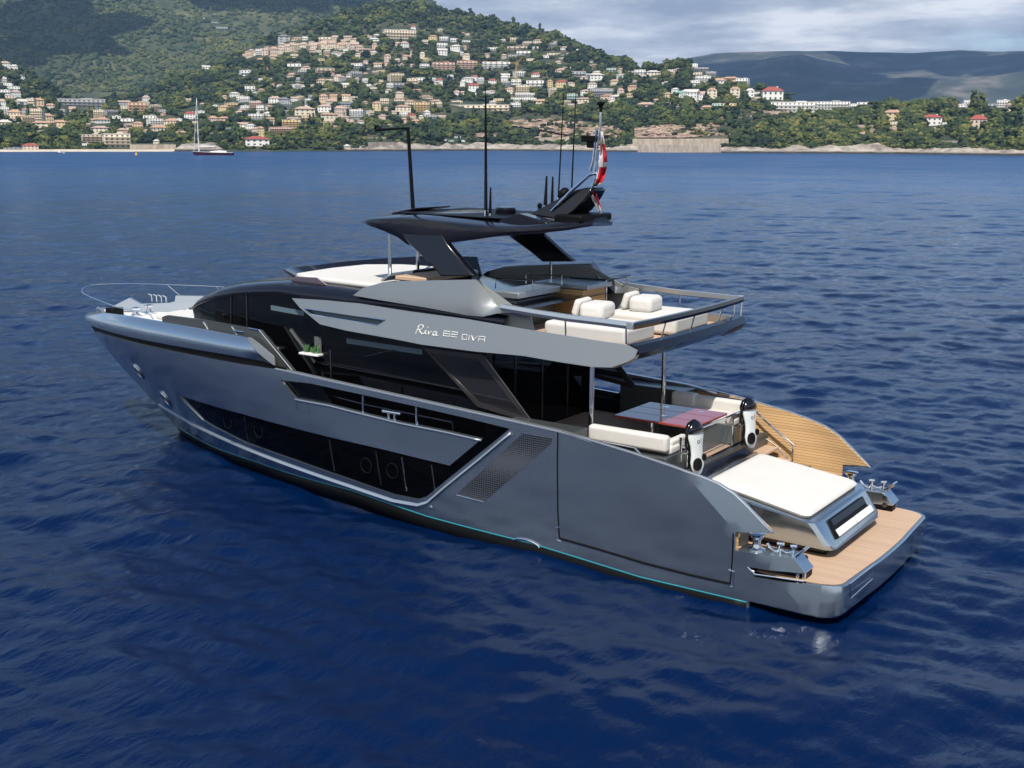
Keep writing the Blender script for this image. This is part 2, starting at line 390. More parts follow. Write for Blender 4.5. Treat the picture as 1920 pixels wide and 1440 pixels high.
# seams, stainless corner fittings and small fittings of the flank
def seam(pts, r, m, name, off=0.0, px=True):
    P = [on(*p) for p in pts] if px else [np.array((x, 0, z)) for x, z in pts]
    L2 = resample(xz(P), .2, False)
    return MB().tube([(x, Yh(x, z)+off, z) for x, z in L2], r, 6).mirror().build(name, m, hull)
seam([(1046, 811), (1045, 870), (1046, 960), (1049, 1008)], .016, M_BLACK, 'bulwark_door_seam')
seam([(1375, 1000), (1373, 1050), (1369, 1094)], .014, M_BLACK, 'bulwark_door_seam')
seam([(1049, 1009), (1110, 1026), (1210, 1056), (1300, 1079), (1368, 1094)], .026, M_BLACK, 'bulwark_door_seam')
for c in ([(1049, 988), (1042, 989), (1044, 1012), (1052, 1015)], [(1367, 1068), (1377, 1072), (1376, 1100), (1370, 1100)]):
    seam(c, .011, M_CHROME, 'hinge_bracket', .008)
seam([(557, 751), (557, 770), (581, 775), (581, 754)], .006, M_STEELD, 'filler_hatch')
A = on(807, 951); MB().lathe([(.05, -.03), (.06, 0), (.045, .02), (0.01, .025)], (A[0], A[1], A[2]), 14, Matrix.Rotation(R_(-90), 4, 'X')).mirror().build('exhaust_outlet', M_CHROME, hull, smooth=True)
c = [on(988+24*math.cos(t)+0, 1020+8*math.sin(t)+24*.28*math.cos(t)) for t in np.linspace(math.pi, 2*math.pi, 12)]
MB().tube([(p[0], Yh(p[0], p[2])+.02, p[2]) for p in c], .018, 6).mirror().build('scupper_lip', M_CHROME, hull)
# perforated engine-room vent
vt = H([(981, 812), (1036, 822), (1033, 832), (908, 941), (856, 927)])
vent = patch(vt, [], lambda x, z: Yh(x, z)+.006, .15, thick=.02).mirror().build('engine_vent', M_VENT, hull, smooth=True, fix=False)
seam([(857, 928), (908, 941)], .012, M_CHROME, 'vent_trim', .012)
# hawse holes by the bow
for p in [(260, 697), (311, 748)]:
    A = on(*p); nx = (Yh(A[0]+.2, A[2])-Yh(A[0]-.2, A[2]))/.4; nz = (Yh(A[0], A[2]+.2)-Yh(A[0], A[2]-.2))/.4
    n = Vector((-nx, 1, -nz)).normalized(); q = n.to_track_quat('Z', 'Y').to_matrix().to_4x4()
    MB().lathe([(.10, -.10), (.13, .03), (.20, .035), (.20, .01), (.16, -.02)], tuple(A), 18, q @ Matrix.Diagonal((.8, 1.35, 1, 1))).mirror().build('hawse_pipe', M_CHROME, hull, smooth=True)
    MB().lathe([(.125, -.05), (.125, .022), (.02, .026)], tuple(A), 16, q @ Matrix.Diagonal((.8, 1.35, 1, 1))).mirror().build('hawse_opening', M_BLACK, hull)
# ---- rubbing stripe and rolled gunwale of the fore part
XS = [13.6, 14.3, 15.0, 16, 17, 18, 19, 20, 21, 22, 22.8, 23.5, 24.0, 24.4, 24.65, 24.8, 24.88]
def zlo(x): return float(np.interp(x, [13.6, 14.3, 15.3, 20, 22.4, 24.9], [3.20, 3.25, 3.27, 3.22, 3.17, 2.99]))
def zst(x): return float(np.interp(x, [13.6, 14.3, 16, 20, 22.4, 24.9], [3.10, 3.09, 3.08, 3.0, 2.93, 2.74]))
def ztop(x): return float(np.interp(x, [13.6, 15.4, 17.5, 20.3, 22.3, 23.6, 24.4, 24.9], [3.73, 3.75, 3.80, 3.75, 3.60, 3.42, 3.30, 3.22]))
def Yg(x): return Yh(min(x, 24.9), 3.2)
secs = []
for x in XS:
    y = Yh(min(x, Xstem(zst(x))-.002), zst(x)); secs.append([(x, max(Yh(x, z)-.045, 0), z) for z in np.linspace(zst(x), zlo(x), 4)])
MB().loft(secs).sym().build('rubbing_stripe', M_BLACK, hull, smooth=True, solid=.02)
secs = []
for x in XS:
    z0, z1 = zlo(x), ztop(x); h = z1-z0; y = Yg(x); k = min(1, y/.5)
    prof = [(-.05, 0), (.0, .02), (.028, .25), (.03, .45), (.0, .66), (-.07, .85), (-.15, .97), (-.21, 1.0), (-.27, .97), (-.30, .75), (-.30, .3)]
    secs.append([(x-(.25*(1-k)*(1 if a < -.06 else 0)), max(y+a*(k if a < 0 else 1), .0), z0+b*h) for a, b in prof])
# cut the after end on the rake
for i, x in enumerate(XS[:3]):
    secs[i] = [(max(px_, 13.88+(pz-3.16)*1.9), py_, pz) for px_, py_, pz in secs[i]]
gun = MB().loft(secs).sym().build('gunwale', M_SILVER, Yt, smooth=True, angle=60)
ends = secs[0]
MB().slab([(p[0]-.02, p[1], p[2]) for p in ends], (.05, 0, .025)).mirror().build('gunwale_end', M_SILVER2, gun, bevel=.01)
# ---- coaming wall inside the gunwale, ending in a raked wing
co = [(18.6, 3.3), (18.62, 3.88), (18.45, 3.94), (17, 3.96), (15.2, 3.92), (14.82, 3.91), (13.72, 3.02), (13.5, 2.75), (14.3, 2.75), (15.2, 3.3)]
def coY(x, z): return 2.5-max(0, x-15)*.045
cm = patch(co, [], coY, .3, thick=.10).mirror().build('side_coaming', M_GREY, Yt, smooth=True, fix=False)
MB().tube([(15.2, coY(15.2, 0)+.01, 3.93), (14.82, 2.51, 3.92), (13.72, 2.51, 3.03), (13.5, 2.51, 2.76)], .018, 6).mirror().build('coaming_trim', M_CHROME, cm)
for p in [(378, 604), (600/6+334, 612)]:
    A = at(*p, 'Y', 2.46); MB().tube([(A[0]-.02, coY(A[0], 0)+.015, A[2]+.0), (A[0]-.22, coY(A[0], 0)+.015, A[2]-.22)], .012, 6).mirror().build('coaming_trim', M_CHROME, cm)
A = at(447, 621, 'Y', 2.48); MB().tube([(A[0]+.15, coY(A[0], 0)+.02, A[2]), (A[0]-.2, coY(A[0], 0)+.02, A[2])], .022, 6).mirror().build('courtesy_light', M_CHROME, cm)
# ---- decks
def deckplate(xs, z, inset, name, m, zf=None, parent=None):
    pts = [(x, Yg(x)-inset if x > 14 else 2.45, (zf(x) if zf else z)) for x in xs]
    mb = MB(); n = len(pts); mb.add(pts+[(x, -y, zz) for x, y, zz in pts], [(i, i+1, n+i+1, n+i) for i in range(n-1)])
    return mb.build(name, m, parent or Yt, solid=.06)
deckplate([4.0, 6, 8, 10, 12, 13.4], 1.9, 0, 'main_deck', M_TEAKD)
deckplate([14.6, 16, 17, 18, 19, 20, 21, 22, 23, 23.6, 24.2], 3.42, .30, 'foredeck', M_WHITE, zf=lambda x: 3.45-max(0, x-20)*.055)
# ---- foredeck fittings: sun pads, locker wall, windlass
fp = MB()
for s in (1, -1):
    fp.slab([(18.5, .05*s, 3.5), (20.6, .05*s, 3.5), (20.5, 1.05*s, 3.5), (18.5, 1.35*s, 3.5)], (0, 0, .16))
fp.build('foredeck_sunpad', M_CUSH, Yt, bevel=.06, seg=3)
lk = [(19.2, -2.02, 3.4), (19.2, -2.02, 3.92), (22.35, -1.28, 3.80), (22.4, -1.28, 3.62), (22.6, -1.2, 3.56), (23.5, -.85, 3.50), (23.9, -.78, 3.66), (24.3, -.45, 3.40), (24.3, -.45, 3.25)]
locker = MB().slab(lk, (0, .10, 0)).build('bow_locker', M_SILVER2, Yt, bevel=.015)
MB().slab([(x, -y-.3, z-.14) for x, y, z in lk[4:]], (0, -.06, 0)).build('bow_locker', M_SILVER2, Yt, bevel=.015)
for x, y in ((22.4, .25), (22.55, -.35)):
    MB().lathe([(.15, 0), (.15, .05), (.10, .08), (.085, .17), (.13, .21), (.14, .26), (.05, .29)], (x, y, 3.32), 18).build('windlass', M_CHROME, Yt, smooth=True)
MB().box((23.45, .2, 3.38), (.36, .4, .24)).build('windlass_housing', M_BLACK, Yt, bevel=.03)
MB().box((24.1, .12, 3.33), (.35, .3, .22)).build('anchor_roller', M_CHROME, Yt, bevel=.03)
for i in range(4):
    x = 22.65+i*.22; MB().tube([(x, -1.08, 3.55), (x, -1.08, 3.74), (x+.12, -1.05, 3.78)], .022, 6).build('fender_rack', M_CHROME, locker)
def bend(ctrl, n=10):                       # smooth curve through control points
    P = [np.array(p, float) for p in ctrl]; P = [2*P[0]-P[1]]+P+[2*P[-1]-P[-2]]; out = []
    for i in range(1, len(P)-2):
        for k in range(n):
            t = k/n; out.append(.5*((2*P[i])+(-P[i-1]+P[i+1])*t+(2*P[i-1]-5*P[i]+4*P[i+1]-P[i+2])*t*t+(-P[i-1]+3*P[i]-3*P[i+1]+P[i+2])*t**3))
    out.append(P[-2]); return out
pul = [at(288, 599, 'Y', 1.9), at(277, 588, 'Y', 1.8), at(246, 582, 'Y', 1.5), at(215, 574, 'Y', 1.1), at(180, 561, 'Y', .6), at(158, 551, 'Y', .25), at(153.5, 546, 'Y', -.05), at(158, 539, 'Y', -.35), at(174, 534, 'Y', -.7),
       at(200, 532.5, 'Y', -1.0), at(250, 532, 'Y', -1.35), at(312, 533.5, 'Y', -1.75), at(400, 537, 'Y', -2.2), at(440, 540, 'Y', -2.4)]
rail = MB().tube(bend(pul), .013, 8).build('bow_rail', M_CHROME, Yt, smooth=True)
for a, b in (((312, 533), (344, 560)), ((404, 537), (420, 552))):
    MB().tube([at(*a, 'Y', -1.78 if a[0] < 350 else -2.22), at(*b, 'Y', -1.95 if a[0] < 350 else -2.35)], .014, 6).build('rail_stay', M_CHROME, rail)
def cleat(x, y, z, name='mooring_cleat', parent=None, s=1.0, rz=0.0):
    mb = MB(); M = Matrix.Translation((x, y, z)) @ Matrix.Rotation(rz, 4, 'Z')
    for dx in (-.07, .07): mb.tube([M @ Vector((dx*s, 0, 0)), M @ Vector((dx*s, 0, .12*s))], .026*s, 8)
    mb.tube([M @ Vector((t*s, 0, .12*s)) for t in (-.21, -.1, .1, .21)], .03*s, 8)
    return mb.build(name, M_CHROME, parent or Yt, smooth=True)
A = at(352, 603, 'Y', 2.28); cleat(A[0], 2.28, ztop(A[0])-.01); cleat(A[0], -2.28, ztop(A[0])-.01)
# ---- bulwark opening: rail posts, inner rail, glass end panel, cleat on the sill
for a, b in (((681, 741), (681, 774)), ((781, 763), (782, 796))):
    A, B = on(*a, -.06), on(*b, -.06); MB().tube([A, B], .028, 8).mirror().build('bulwark_post', M_CHROME, Yt)
A, B, C_ = at(612, 740, 'Y', 2.6), at(690, 760, 'Y', 2.6), at(848, 792, 'Y', 2.6)
MB().tube([A, B, C_, (C_[0]-.05, 2.6, C_[2]-.3)], .02, 6).mirror().build('side_deck_rail', M_STEELD, Yt)
g = H([(533, 716), (596, 722), (618, 757), (560, 748)])
patch(g, [], lambda x, z: Yh(x, z)-.08, .2, thick=.02).mirror().build('bulwark_glass', M_GLASS, Yt, fix=False)
for a, b in (((557, 720), (558, 746)), ((582, 722), (583, 750)), ((597, 724), (618, 757))):
    A, B = on(a[0], a[1]+3, -.12), on(*b, -.12); MB().tube([A, B], .014, 6).mirror().build('glass_stanchion', M_STEELD, Yt)
A = on(735, 784, -.08); cleat(A[0], A[1], A[2]-.02, s=1.25)
cleat(A[0], -A[1], A[2]-.02, s=1.25)
for x in (.1, -.1):
    pass
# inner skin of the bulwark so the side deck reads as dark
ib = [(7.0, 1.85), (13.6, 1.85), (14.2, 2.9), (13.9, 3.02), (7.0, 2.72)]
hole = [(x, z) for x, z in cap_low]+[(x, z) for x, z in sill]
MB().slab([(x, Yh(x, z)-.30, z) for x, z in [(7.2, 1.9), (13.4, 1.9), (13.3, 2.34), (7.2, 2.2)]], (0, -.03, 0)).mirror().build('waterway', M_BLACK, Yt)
# bulwark capping seen from above
ct = [(14.0, 3.10)]+cap_top+[(5.2, 2.66)]
secs = [[(x, Yh(x, z)+.008, z-.02), (x, Yh(x, z)-.01, z+.012), (x, Yh(x, z)-.14, z+.012), (x, Yh(x, z)-.15, z-.06)] for x, z in resample(ct, .4, False)]
MB().loft(secs).mirror().build('bulwark_cap', M_SILVER2, hull, smooth=True, solid=.004, angle=25)
wt = [(5.9, 2.74)]+wing_top
secs = [[(x, Yh(x, z)+.006, z-.015), (x, Yh(x, z)-.01, z+.01), (x, Yh(x, z)-.085, z+.01), (x, Yh(x, z)-.09, z-.03)] for x, z in resample(wt, .25, False)]
MB().loft(secs).mirror().build('wing_cap', M_SILVER2, hull, smooth=True, solid=.004, angle=25)
# teak lining inside the folding bulwarks
lin = [(5.72, 1.2)]+[(5.72, 2.68)]+[(x, z-.01) for x, z in wing_top[:-1]]+[(1.5, 1.53), (2.1, 1.44), (2.1, .72), (3.4, .72)]
patch(lin, [], lambda x, z: Yh(x, z)-.078, .25, thick=.03).mirror().build('teak_lining', M_TEAKW, hull, smooth=True, fix=False)
seam_l = [(3.0, 2.35), (3.0, .75)]
# dark cheek between cockpit and side deck
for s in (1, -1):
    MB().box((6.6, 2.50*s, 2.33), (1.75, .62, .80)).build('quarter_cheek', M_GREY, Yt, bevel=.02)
# ---- stern: swimming platform, mooring boxes
pl = [(2.15, 2.72)]+[(x, Yh(x, .6)-.0) for x in (1.5, 1.0, .7, .5)]
r = .30; cx, cy_ = .14+r, Yh(.3, .6)-r
pl += [(cx-r*math.sin(t), cy_+r*math.cos(t)) for t in np.linspace(.2, math.pi/2, 7)]+[(.09, 1.4), (.05, .7)]
full = pl+[(.04, 0)]+[(x, -y) for x, y in reversed(pl)]
def platring(z, k):
    r = .30; yc = Yh(.5, z)
    p = [(x, 2.42 if z > .45 and x > .8 else Yh(x, z)-.015) for x in (2.15, 1.5, .86, .78, .52)]+[(.499, yc)]
    p += [(.14+r-r*math.sin(t_), yc-.04-r+r*math.cos(t_)) for t_ in np.linspace(.25, math.pi/2, 7)]+[(.09, 1.4), (.05, .7)]
    p = [(x+k*(x < .45), y) for x, y in p]
    return [(x, y, z) for x, y in p+[(.04+k, 0)]+[(x, -y) for x, y in reversed(p)]]
plat = MB().loft([platring(z, k) for z, k in ((.68, .015), (.66, 0), (.50, 0), (.44, 0), (.40, 0), (.14, .02), (.10, .06))], close_u=True).build('swim_platform', M_SILVER, Yt, smooth=True, angle=30)
tk = [(x+.07 if x < .5 else x, y*.972) for x, y in full]
tk = [(3.4, 1.9)]+[p for p in tk if p[1] >= 0]+[p for p in tk if p[1] < 0]+[(3.4, -1.9)]
MB().slab([(x, y, .683) for x, y in tk], (0, 0, .008)).build('platform_teak', M_TEAKD, plat)
for a, b in (((1593, 1092), (1638, 1058)),):
    c = [at(1591, 1094, 'X', .08), at(1636, 1059, 'X', .07), at(1634, 1085, 'X', .07), at(1591, 1121, 'X', .09)]
    MB().tube([(.055, p[1], p[2]) for p in c], .008, 6, closed=True).build('platform_hatch', M_CHROME, plat)
A = at(1708, 1030, 'X', .07)
MB().tube([(.05, -1.2, .62), (.05, -1.2, .2)], .006, 6).build('platform_seam', M_STEELD, plat)
MB().lathe([(.03, 0), (.05, .01), (.02, .02)], (.06, -1.9, .45), 12, Matrix.Rotation(R_(-90), 4, 'Y')).build('platform_light', M_CHROME, plat)
bx = [(2.13, .70), (2.13, 1.04), (1.03, 1.09), (.80, .85)]
slot = [(1.88, .775), (1.43, .80), (.80, .85), (.79, .67), (1.26, .625), (1.72, .60)]
for s in (1, -1):
    mb = MB()
    def yb(x, z): return Yh(x, z)-.02
    top = [(2.12, 1.035), (1.03, 1.085), (.805, .85), (.805, .83), (1.43, .785), (1.88, .765), (1.72, .70), (2.12, .70)]
    ox = [(x, yb(x, z)*s, z) for x, z in top]; ix = [(x, 2.30*s, z) for x, z in top]; n = len(top)
    mb.add(ox+ix, [tuple(range(n)), tuple(range(2*n-1, n-1, -1))]+[(i, (i+1) % n, n+(i+1) % n, n+i) for i in range(n)])
    box = mb.build('mooring_box', M_SILVER, Yt, bevel=.012)
    MB().slab([(x, 2.32*s, z) for x, z in [(1.95, .50), (1.95, .84), (.82, .84), (.84, .50)]], (0, .26*s, 0)).build('fairlead_recess', M_BLACK, box)
    for x in (.86, .98):
        MB().tube([(x, 2.62*s, .60), (x, 2.62*s, .83)], .035, 10).build('fairlead_roller', M_CHROME, box, smooth=True)
    MB().tube([(1.88, (yb(1.88, .775)+.0)*s, .775), (1.72, (yb(1.72, .64))*s, .655), (1.3, yb(1.3, .65)*s, .69), (.82, yb(.8, .7)*s, .70)], .016, 6).build('fairlead_trim', M_CHROME, box)
    y = 2.55*s
    MB().lathe([(.17, 0), (.17, .03), (.10, .05), (.075, .12), (.085, .20), (.14, .26), (.145, .30), (.04, .31)], (1.82, y, 1.05), 20).build('capstan', M_CHROME, box, smooth=True)
    mb = MB()
    mb.tube(bend([(1.62, y, 1.20), (1.52, y, 1.10), (1.42, y, 1.09), (1.36, y, 1.22)]), .03, 8).tube([(1.30, y, 1.25), (1.42, y, 1.24)], .035, 8)
    mb.tube([(1.36, y, 1.06), (1.36, y, 1.22)], .032, 8).tube([(1.12, y, 1.07), (1.10, y, 1.24)], .032, 8).tube([(1.04, y, 1.26), (1.16, y, 1.24)], .035, 8)
    mb.tube(bend([(1.36, y, 1.14), (1.24, y, 1.10), (1.11, y, 1.15)]), .026, 8)
    mb.build('horn_cleat', M_CHROME, box, smooth=True)
    mb = MB(); fr = [(1.08, y-.13, 1.09), (1.08, y+.13, 1.09), (.93, y+.13, 1.24), (.93, y-.13, 1.24)]
    mb.tube([(p[0]-.06, p[1], p[2]+.02) for p in fr], .022, 6, closed=True).slab(fr, (-.02, 0, -.02))
    mb.build('fairlead_eye', M_CHROME, box)
    for z in (.82, .98):
        MB().lathe([(.05, 0), (.055, .02), (.02, .03)], (.98, 2.296*s, z), 12, Matrix.Rotation(R_(90*s), 4, 'X')).build('shore_socket', M_STEELD, box)
# ---- garage hump with sun pad
def ring(x, z, hw, rr=.18, n=5):
    return None
secs = []
for (xa, xf, hw, z, zf) in ((.86, 3.7, 1.24, .88, .88), (.77, 3.75, 1.40, .87, .92), (.80, 3.78, 1.45, .96, 1.0), (1.12, 3.8, 1.52, 1.36, 1.74), (1.18, 3.8, 1.47, 1.385, 1.77)):
    rg = []
    for sx, sy in ((0, 1), (0, -1), (1, -1), (1, 1)):
        rr = .22
        for k in range(5):
            t = k/4*math.pi/2
            if (sx, sy) == (0, 1): c = (xa+rr-rr*math.sin(t), hw-rr+rr*math.cos(t))
            elif (sx, sy) == (0, -1): c = (xa+rr-rr*math.cos(t), -hw+rr-rr*math.sin(t))
            elif (sx, sy) == (1, -1): c = (xf-.03+.03*math.sin(t), -hw+.03-.03*math.cos(t))
            else: c = (xf-.03+.03*math.cos(t), hw-.03+.03*math.sin(t))
            rg.append((c[0], c[1], z+(zf-z)*(c[0]-xa)/(xf-xa)))
    secs.append(rg)
gar = MB().loft(secs, close_u=True).build('tender_garage', M_SILVER, Yt, smooth=True, angle=28)
MB().box((2.3, 0, .79), (2.6, 2.3, .22)).build('garage_base', M_DARK, gar, bevel=.03)
for s in (1, -1): MB().tube([(1.0, .95*s, .69), (1.0, .95*s, .88)], .03, 8).build('garage_foot', M_CHROME, gar)
for s in (1, -1): MB().lathe([(.03, 0), (.03, .012), (.01, .014)], (1.35, 1.152*s, .80), 10, Matrix.Rotation(R_(-90*s), 4, 'X')).build('garage_light', M_LETTER, gar)
pad = []
for (o, dz) in ((.0, .0), (-.02, .05), (.0, .085), (.06, .11), (.16, .118)):
    rg = []
    for sx, sy in ((0, 1), (0, -1), (1, -1), (1, 1)):
        for k in range(6):
            t = k/5*math.pi/2; rr = .16; xa, xf = 1.30+o, 3.42-o; hw0 = 1.40-o; hwf = 1.27-o
            if (sx, sy) == (0, 1): c = (xa+rr-rr*math.sin(t), hw0-rr+rr*math.cos(t))
            elif (sx, sy) == (0, -1): c = (xa+rr-rr*math.cos(t), -hw0+rr-rr*math.sin(t))
            elif (sx, sy) == (1, -1): c = (xf-rr+rr*math.sin(t), -hwf+rr-rr*math.cos(t))
            else: c = (xf-rr+rr*math.cos(t), hwf-rr+rr*math.sin(t))
            rg.append((c[0], c[1], 1.40+(c[0]-1.2)*.148+dz))
    pad.append(rg)
MB().loft(pad, close_u=True).build('stern_sunpad', M_CUSH, gar, smooth=True, angle=50)
# recessed grille in the garage's after face (frame plane leans aft-down)
def gf(u, v, d=0.0):                        # u: across (Y), v: 0 lower lip .. 1 upper edge, d: depth forward
    return (.795+.30*v+d*.8, u, .97+.40*v-d*.45)
gm = MB()
o = [gf(-1.10, .12), gf(1.10, .12), gf(.96, .90), gf(-.96, .90)]
i_ = [gf(-.92, .30, .30), gf(.92, .30, .30), gf(.80, .80, .30), gf(-.80, .80, .30)]
off = np.array((-.012, 0, .009))
gm.slab([tuple(np.array(p)+off) for p in o], (.004, 0, -.003)).build('transom_grille', M_BLACK, gar)
MB().slab([tuple(np.array(p)+off*1.6) for p in (gf(-1.0, .60), gf(.92, .60), gf(.90, .84), gf(-.92, .84))], (.003, 0, 0)).build('grille_screen', M_MESH, gar)
for a, b in ((-1.02, -.06), (-.03, .98)):
    MB().slab([tuple(np.array(p)+off*1.8) for p in (gf(a, .15), gf(b, .15), gf(b, .44), gf(a, .44))], (-.02, 0, .015)).build('grille_step', M_WHITE, gar, bevel=.012)
MB().slab([tuple(np.array(p)+off*1.9) for p in (gf(-1.09, .16), gf(-1.07, .48), gf(-.96, .86), gf(-.90, .52))], (-.004, 0, .003)).build('grille_cheek', M_SILVER2, gar)
# ---- dark slope between cockpit and garage, steps each side
tp = [(4.05, 1.5, 1.93), (4.05, -1.5, 1.93), (3.62, -1.42, 1.74), (3.62, 1.42, 1.74)]
MB().slab(tp, (0, 0, -.12)).build('transom_slope', M_DARK, Yt, bevel=.02)
MB().box((3.95, 0, 1.3), (.18, 5.4, 1.2)).build('cockpit_bulkhead', M_GREY, Yt)
for s in (1, -1):
    for k in range(4):
        MB().box((3.72-.33*k, 2.13*s, 1.62-.24*k), (.34, 1.02, .06)).build('boarding_step', M_TEAKD, Yt, bevel=.01)
    MB().box((3.1, 1.60*s, 1.15), (1.4, .06, .9)).build('step_riser', M_GREY, Yt)
    A = [(5.1, 2.62*s, 2.62), (4.4, 2.62*s, 2.60), (3.9, 2.60*s, 2.2), (3.2, 2.58*s, 1.75), (3.2, 2.58*s, 1.3)]
    MB().tube(A, .022, 8).mirror() if False else MB().tube(A, .022, 8).build('boarding_rail', M_CHROME, Yt, smooth=True)
    MB().tube([(4.0, 2.62*s, 1.85), (3.55, 2.6*s, 1.62), (3.3, 2.58*s, 1.40), (3.25, 2.58*s, 1.2)], .02, 8).build('boarding_rail', M_CHROME, Yt, smooth=True)
# ------------------------------------------------------------------ superstructure
# roof: section edges (X, Yedge, Zedge of the glass head), crown rises inboard
RX = [18.45, 18.1, 17.6, 17.0, 16.2, 15.4, 14.5, 13.6, 12.6, 11.6, 10.4, 9.0, 7.6]
RE = [1.48, 1.60, 1.72, 1.84, 1.96, 2.06, 2.14, 2.22, 2.30, 2.36, 2.42, 2.45, 2.47]
RZ = [4.04, 4.19, 4.35, 4.50, 4.65, 4.755, 4.83, 4.80, 4.82, 4.83, 4.84, 4.80, 4.74]
RC = [4.06, 4.38, 4.60, 4.76, 4.91, 5.00, 5.08, 5.12, 5.12, 5.10, 5.06, 5.0, 4.92]   # shoulder height
secs = []
for x, e, z, c in zip(RX, RE, RZ, RC):
    h = c-z
    prof = [(e+.0, z-.05), (e+.03, z), (e-.02, z+h*.42), (e-.16, z+h*.74), (e-.42, z+h*.94), (e-.8, z+h*1.02), (e*.3, z+h*1.06), (0, z+h*1.07)]
    secs.append([(x, y, zz) for y, zz in prof]+[(x, -y, zz) for y, zz in reversed(prof[:-1])])
roof = MB().loft(secs).build('cabin_roof', M_DARK, Yt, smooth=True, angle=70)
tip = secs[0]
MB().add([(18.62, y*.97, z-.02) for x, y, z in tip]+[p for p in tip], [(i, i+1, len(tip)+i+1, len(tip)+i) for i in range(len(tip)-1)]+[tuple(range(len(tip)))]).build('roof_brow', M_DARK, roof, smooth=True)
# side glazing of cabin and wheelhouse
def cabY(x, z): return float(np.interp(x, RX[::-1], RE[::-1]))-.02-.05*(4.6-z if z < 4.6 else 0)*0 if x > 13 else 2.20
def edgeZ(x): return float(np.interp(x, RX[::-1], RZ[::-1]))
gl = [(18.42, 4.02), (18.2, 3.80), (17.8, 3.75), (14.9, 3.70), (13.9, 2.4), (13.0, 1.9), (8.3, 1.9), (8.3, 4.2), (12.2, 4.35)]+[(x, edgeZ(x)) for x in (13.6, 14.5, 15.4, 16.2, 17, 17.6, 18.1)]
def cabY2(x, z):
    f = float(np.interp(x, RX[::-1], RE[::-1])); t = min(max((x-12.4)/2.0, 0), 1); return (2.20*(1-t)+f*t)-.03
cg = patch(gl, [], cabY2, .3, thick=.04).mirror().build('cabin_glass', M_GLASS, Yt, smooth=True, fix=False)
MB().slab([(18.45, -1.46, 4.0), (18.45, 1.46, 4.0), (18.9, 1.0, 3.45), (18.9, -1.0, 3.45)], (-.05, 0, 0)).build('windscreen', M_GLASS, Yt)
fr = [(18.47, 4.02), (18.24, 3.79), (17.86, 3.74), (18.30, 4.09)]
MB().slab([(x, cabY2(x, z)+.012, z) for x, z in fr], (0, -.06, 0)).mirror().build('windscreen_pillar', M_DARK, cg, bevel=.01)
for a, b in (((434, 553), (434, 608)), ((463, 547), (464, 613)), ((620, 655), (622, 712))):
    A, B = atp(*a, cabY2), atp(*b, cabY2); MB().tube([(A[0], A[1]+.012, A[2]), (B[0], B[1]+.012, B[2])], .022, 6).mirror().build('glass_mullion', M_STEELD, cg)
# interior blind and sill lines that catch light behind the glass
def strip(a, b, h, m, name, off=.008):
    A, B = atp(*a, cabY2), atp(*b, cabY2)
    MB().slab([(A[0], A[1]+off, A[2]), (B[0], B[1]+off, B[2]), (B[0], B[1]+off, B[2]-h), (A[0], A[1]+off, A[2]-h)], (0, -.006, 0)).mirror().build(name, m, cg)
M_BLUEG = mat('blue_grey_trim', (.10, .155, .18), .35)
strip((508, 572), (570, 583), .12, M_BLUEG, 'interior_valance'); strip((650, 634), (792, 655), .12, M_BLUEG, 'interior_valance')
strip((588, 678), (858, 728), .02, M_STEELD, 'interior_sill')
strip((681, 668), (742, 654), .02, M_STEELD, 'interior_sill')
A, B = atp(546, 618, cabY2), atp(592, 680, cabY2)
MB().tube([(A[0], A[1]+.01, A[2]), (B[0], B[1]+.01, B[2])], .05, 6).mirror().build('interior_post', M_GREY, cg)
# cabin core behind the glass: after bulkhead with sliding door, dark
MB().box((8.45, 0, 3.05), (.08, 4.35, 2.3)).build('saloon_bulkhead', M_GLASS, Yt)
for y in (-1.3, -.2, .9): MB().tube([(8.40, y, 1.95), (8.40, y, 4.1)], .02, 6).build('saloon_door_frame', M_STEELD, Yt)
# framed wind-wing glass abaft the cabin
WY = 2.22
wo = [at(*p, 'Y', WY) for p in [(793, 652), (905, 665), (1000, 795), (895, 763)]]
wi = [at(*p, 'Y', WY) for p in [(806, 662), (897, 674), (981, 781), (898, 754)]]
mb = MB(); n = 4
for off in (0, -.05):
    mb.add([(p[0], p[1]+off, p[2]) for p in wo+wi], [(i, (i+1) % n, n+(i+1) % n, n+i) for i in range(n)])
for lp in (0, 4):
    mb.f += [(lp+i, lp+(i+1) % n, 8+lp+(i+1) % n, 8+lp+i) for i in range(n)]
ww = mb.mirror().build('wing_window', M_FRAME, Yt, bevel=.008)
MB().slab([(p[0], p[1]-.02, p[2]) for p in wi], (0, -.012, 0)).mirror().build('wing_pane', M_TINT, ww)
MB().tube([(wo[1][0]-.02, WY+.01, wo[1][2]), (wo[2][0]-.02, WY+.01, wo[2][2])], .02, 6).mirror().build('wing_trim', M_STEELD, ww)
MB().box((7.0, 2.5, 2.52), (1.0, .5, .2)).mirror().build('side_ledge', M_GREY, Yt, bevel=.02)
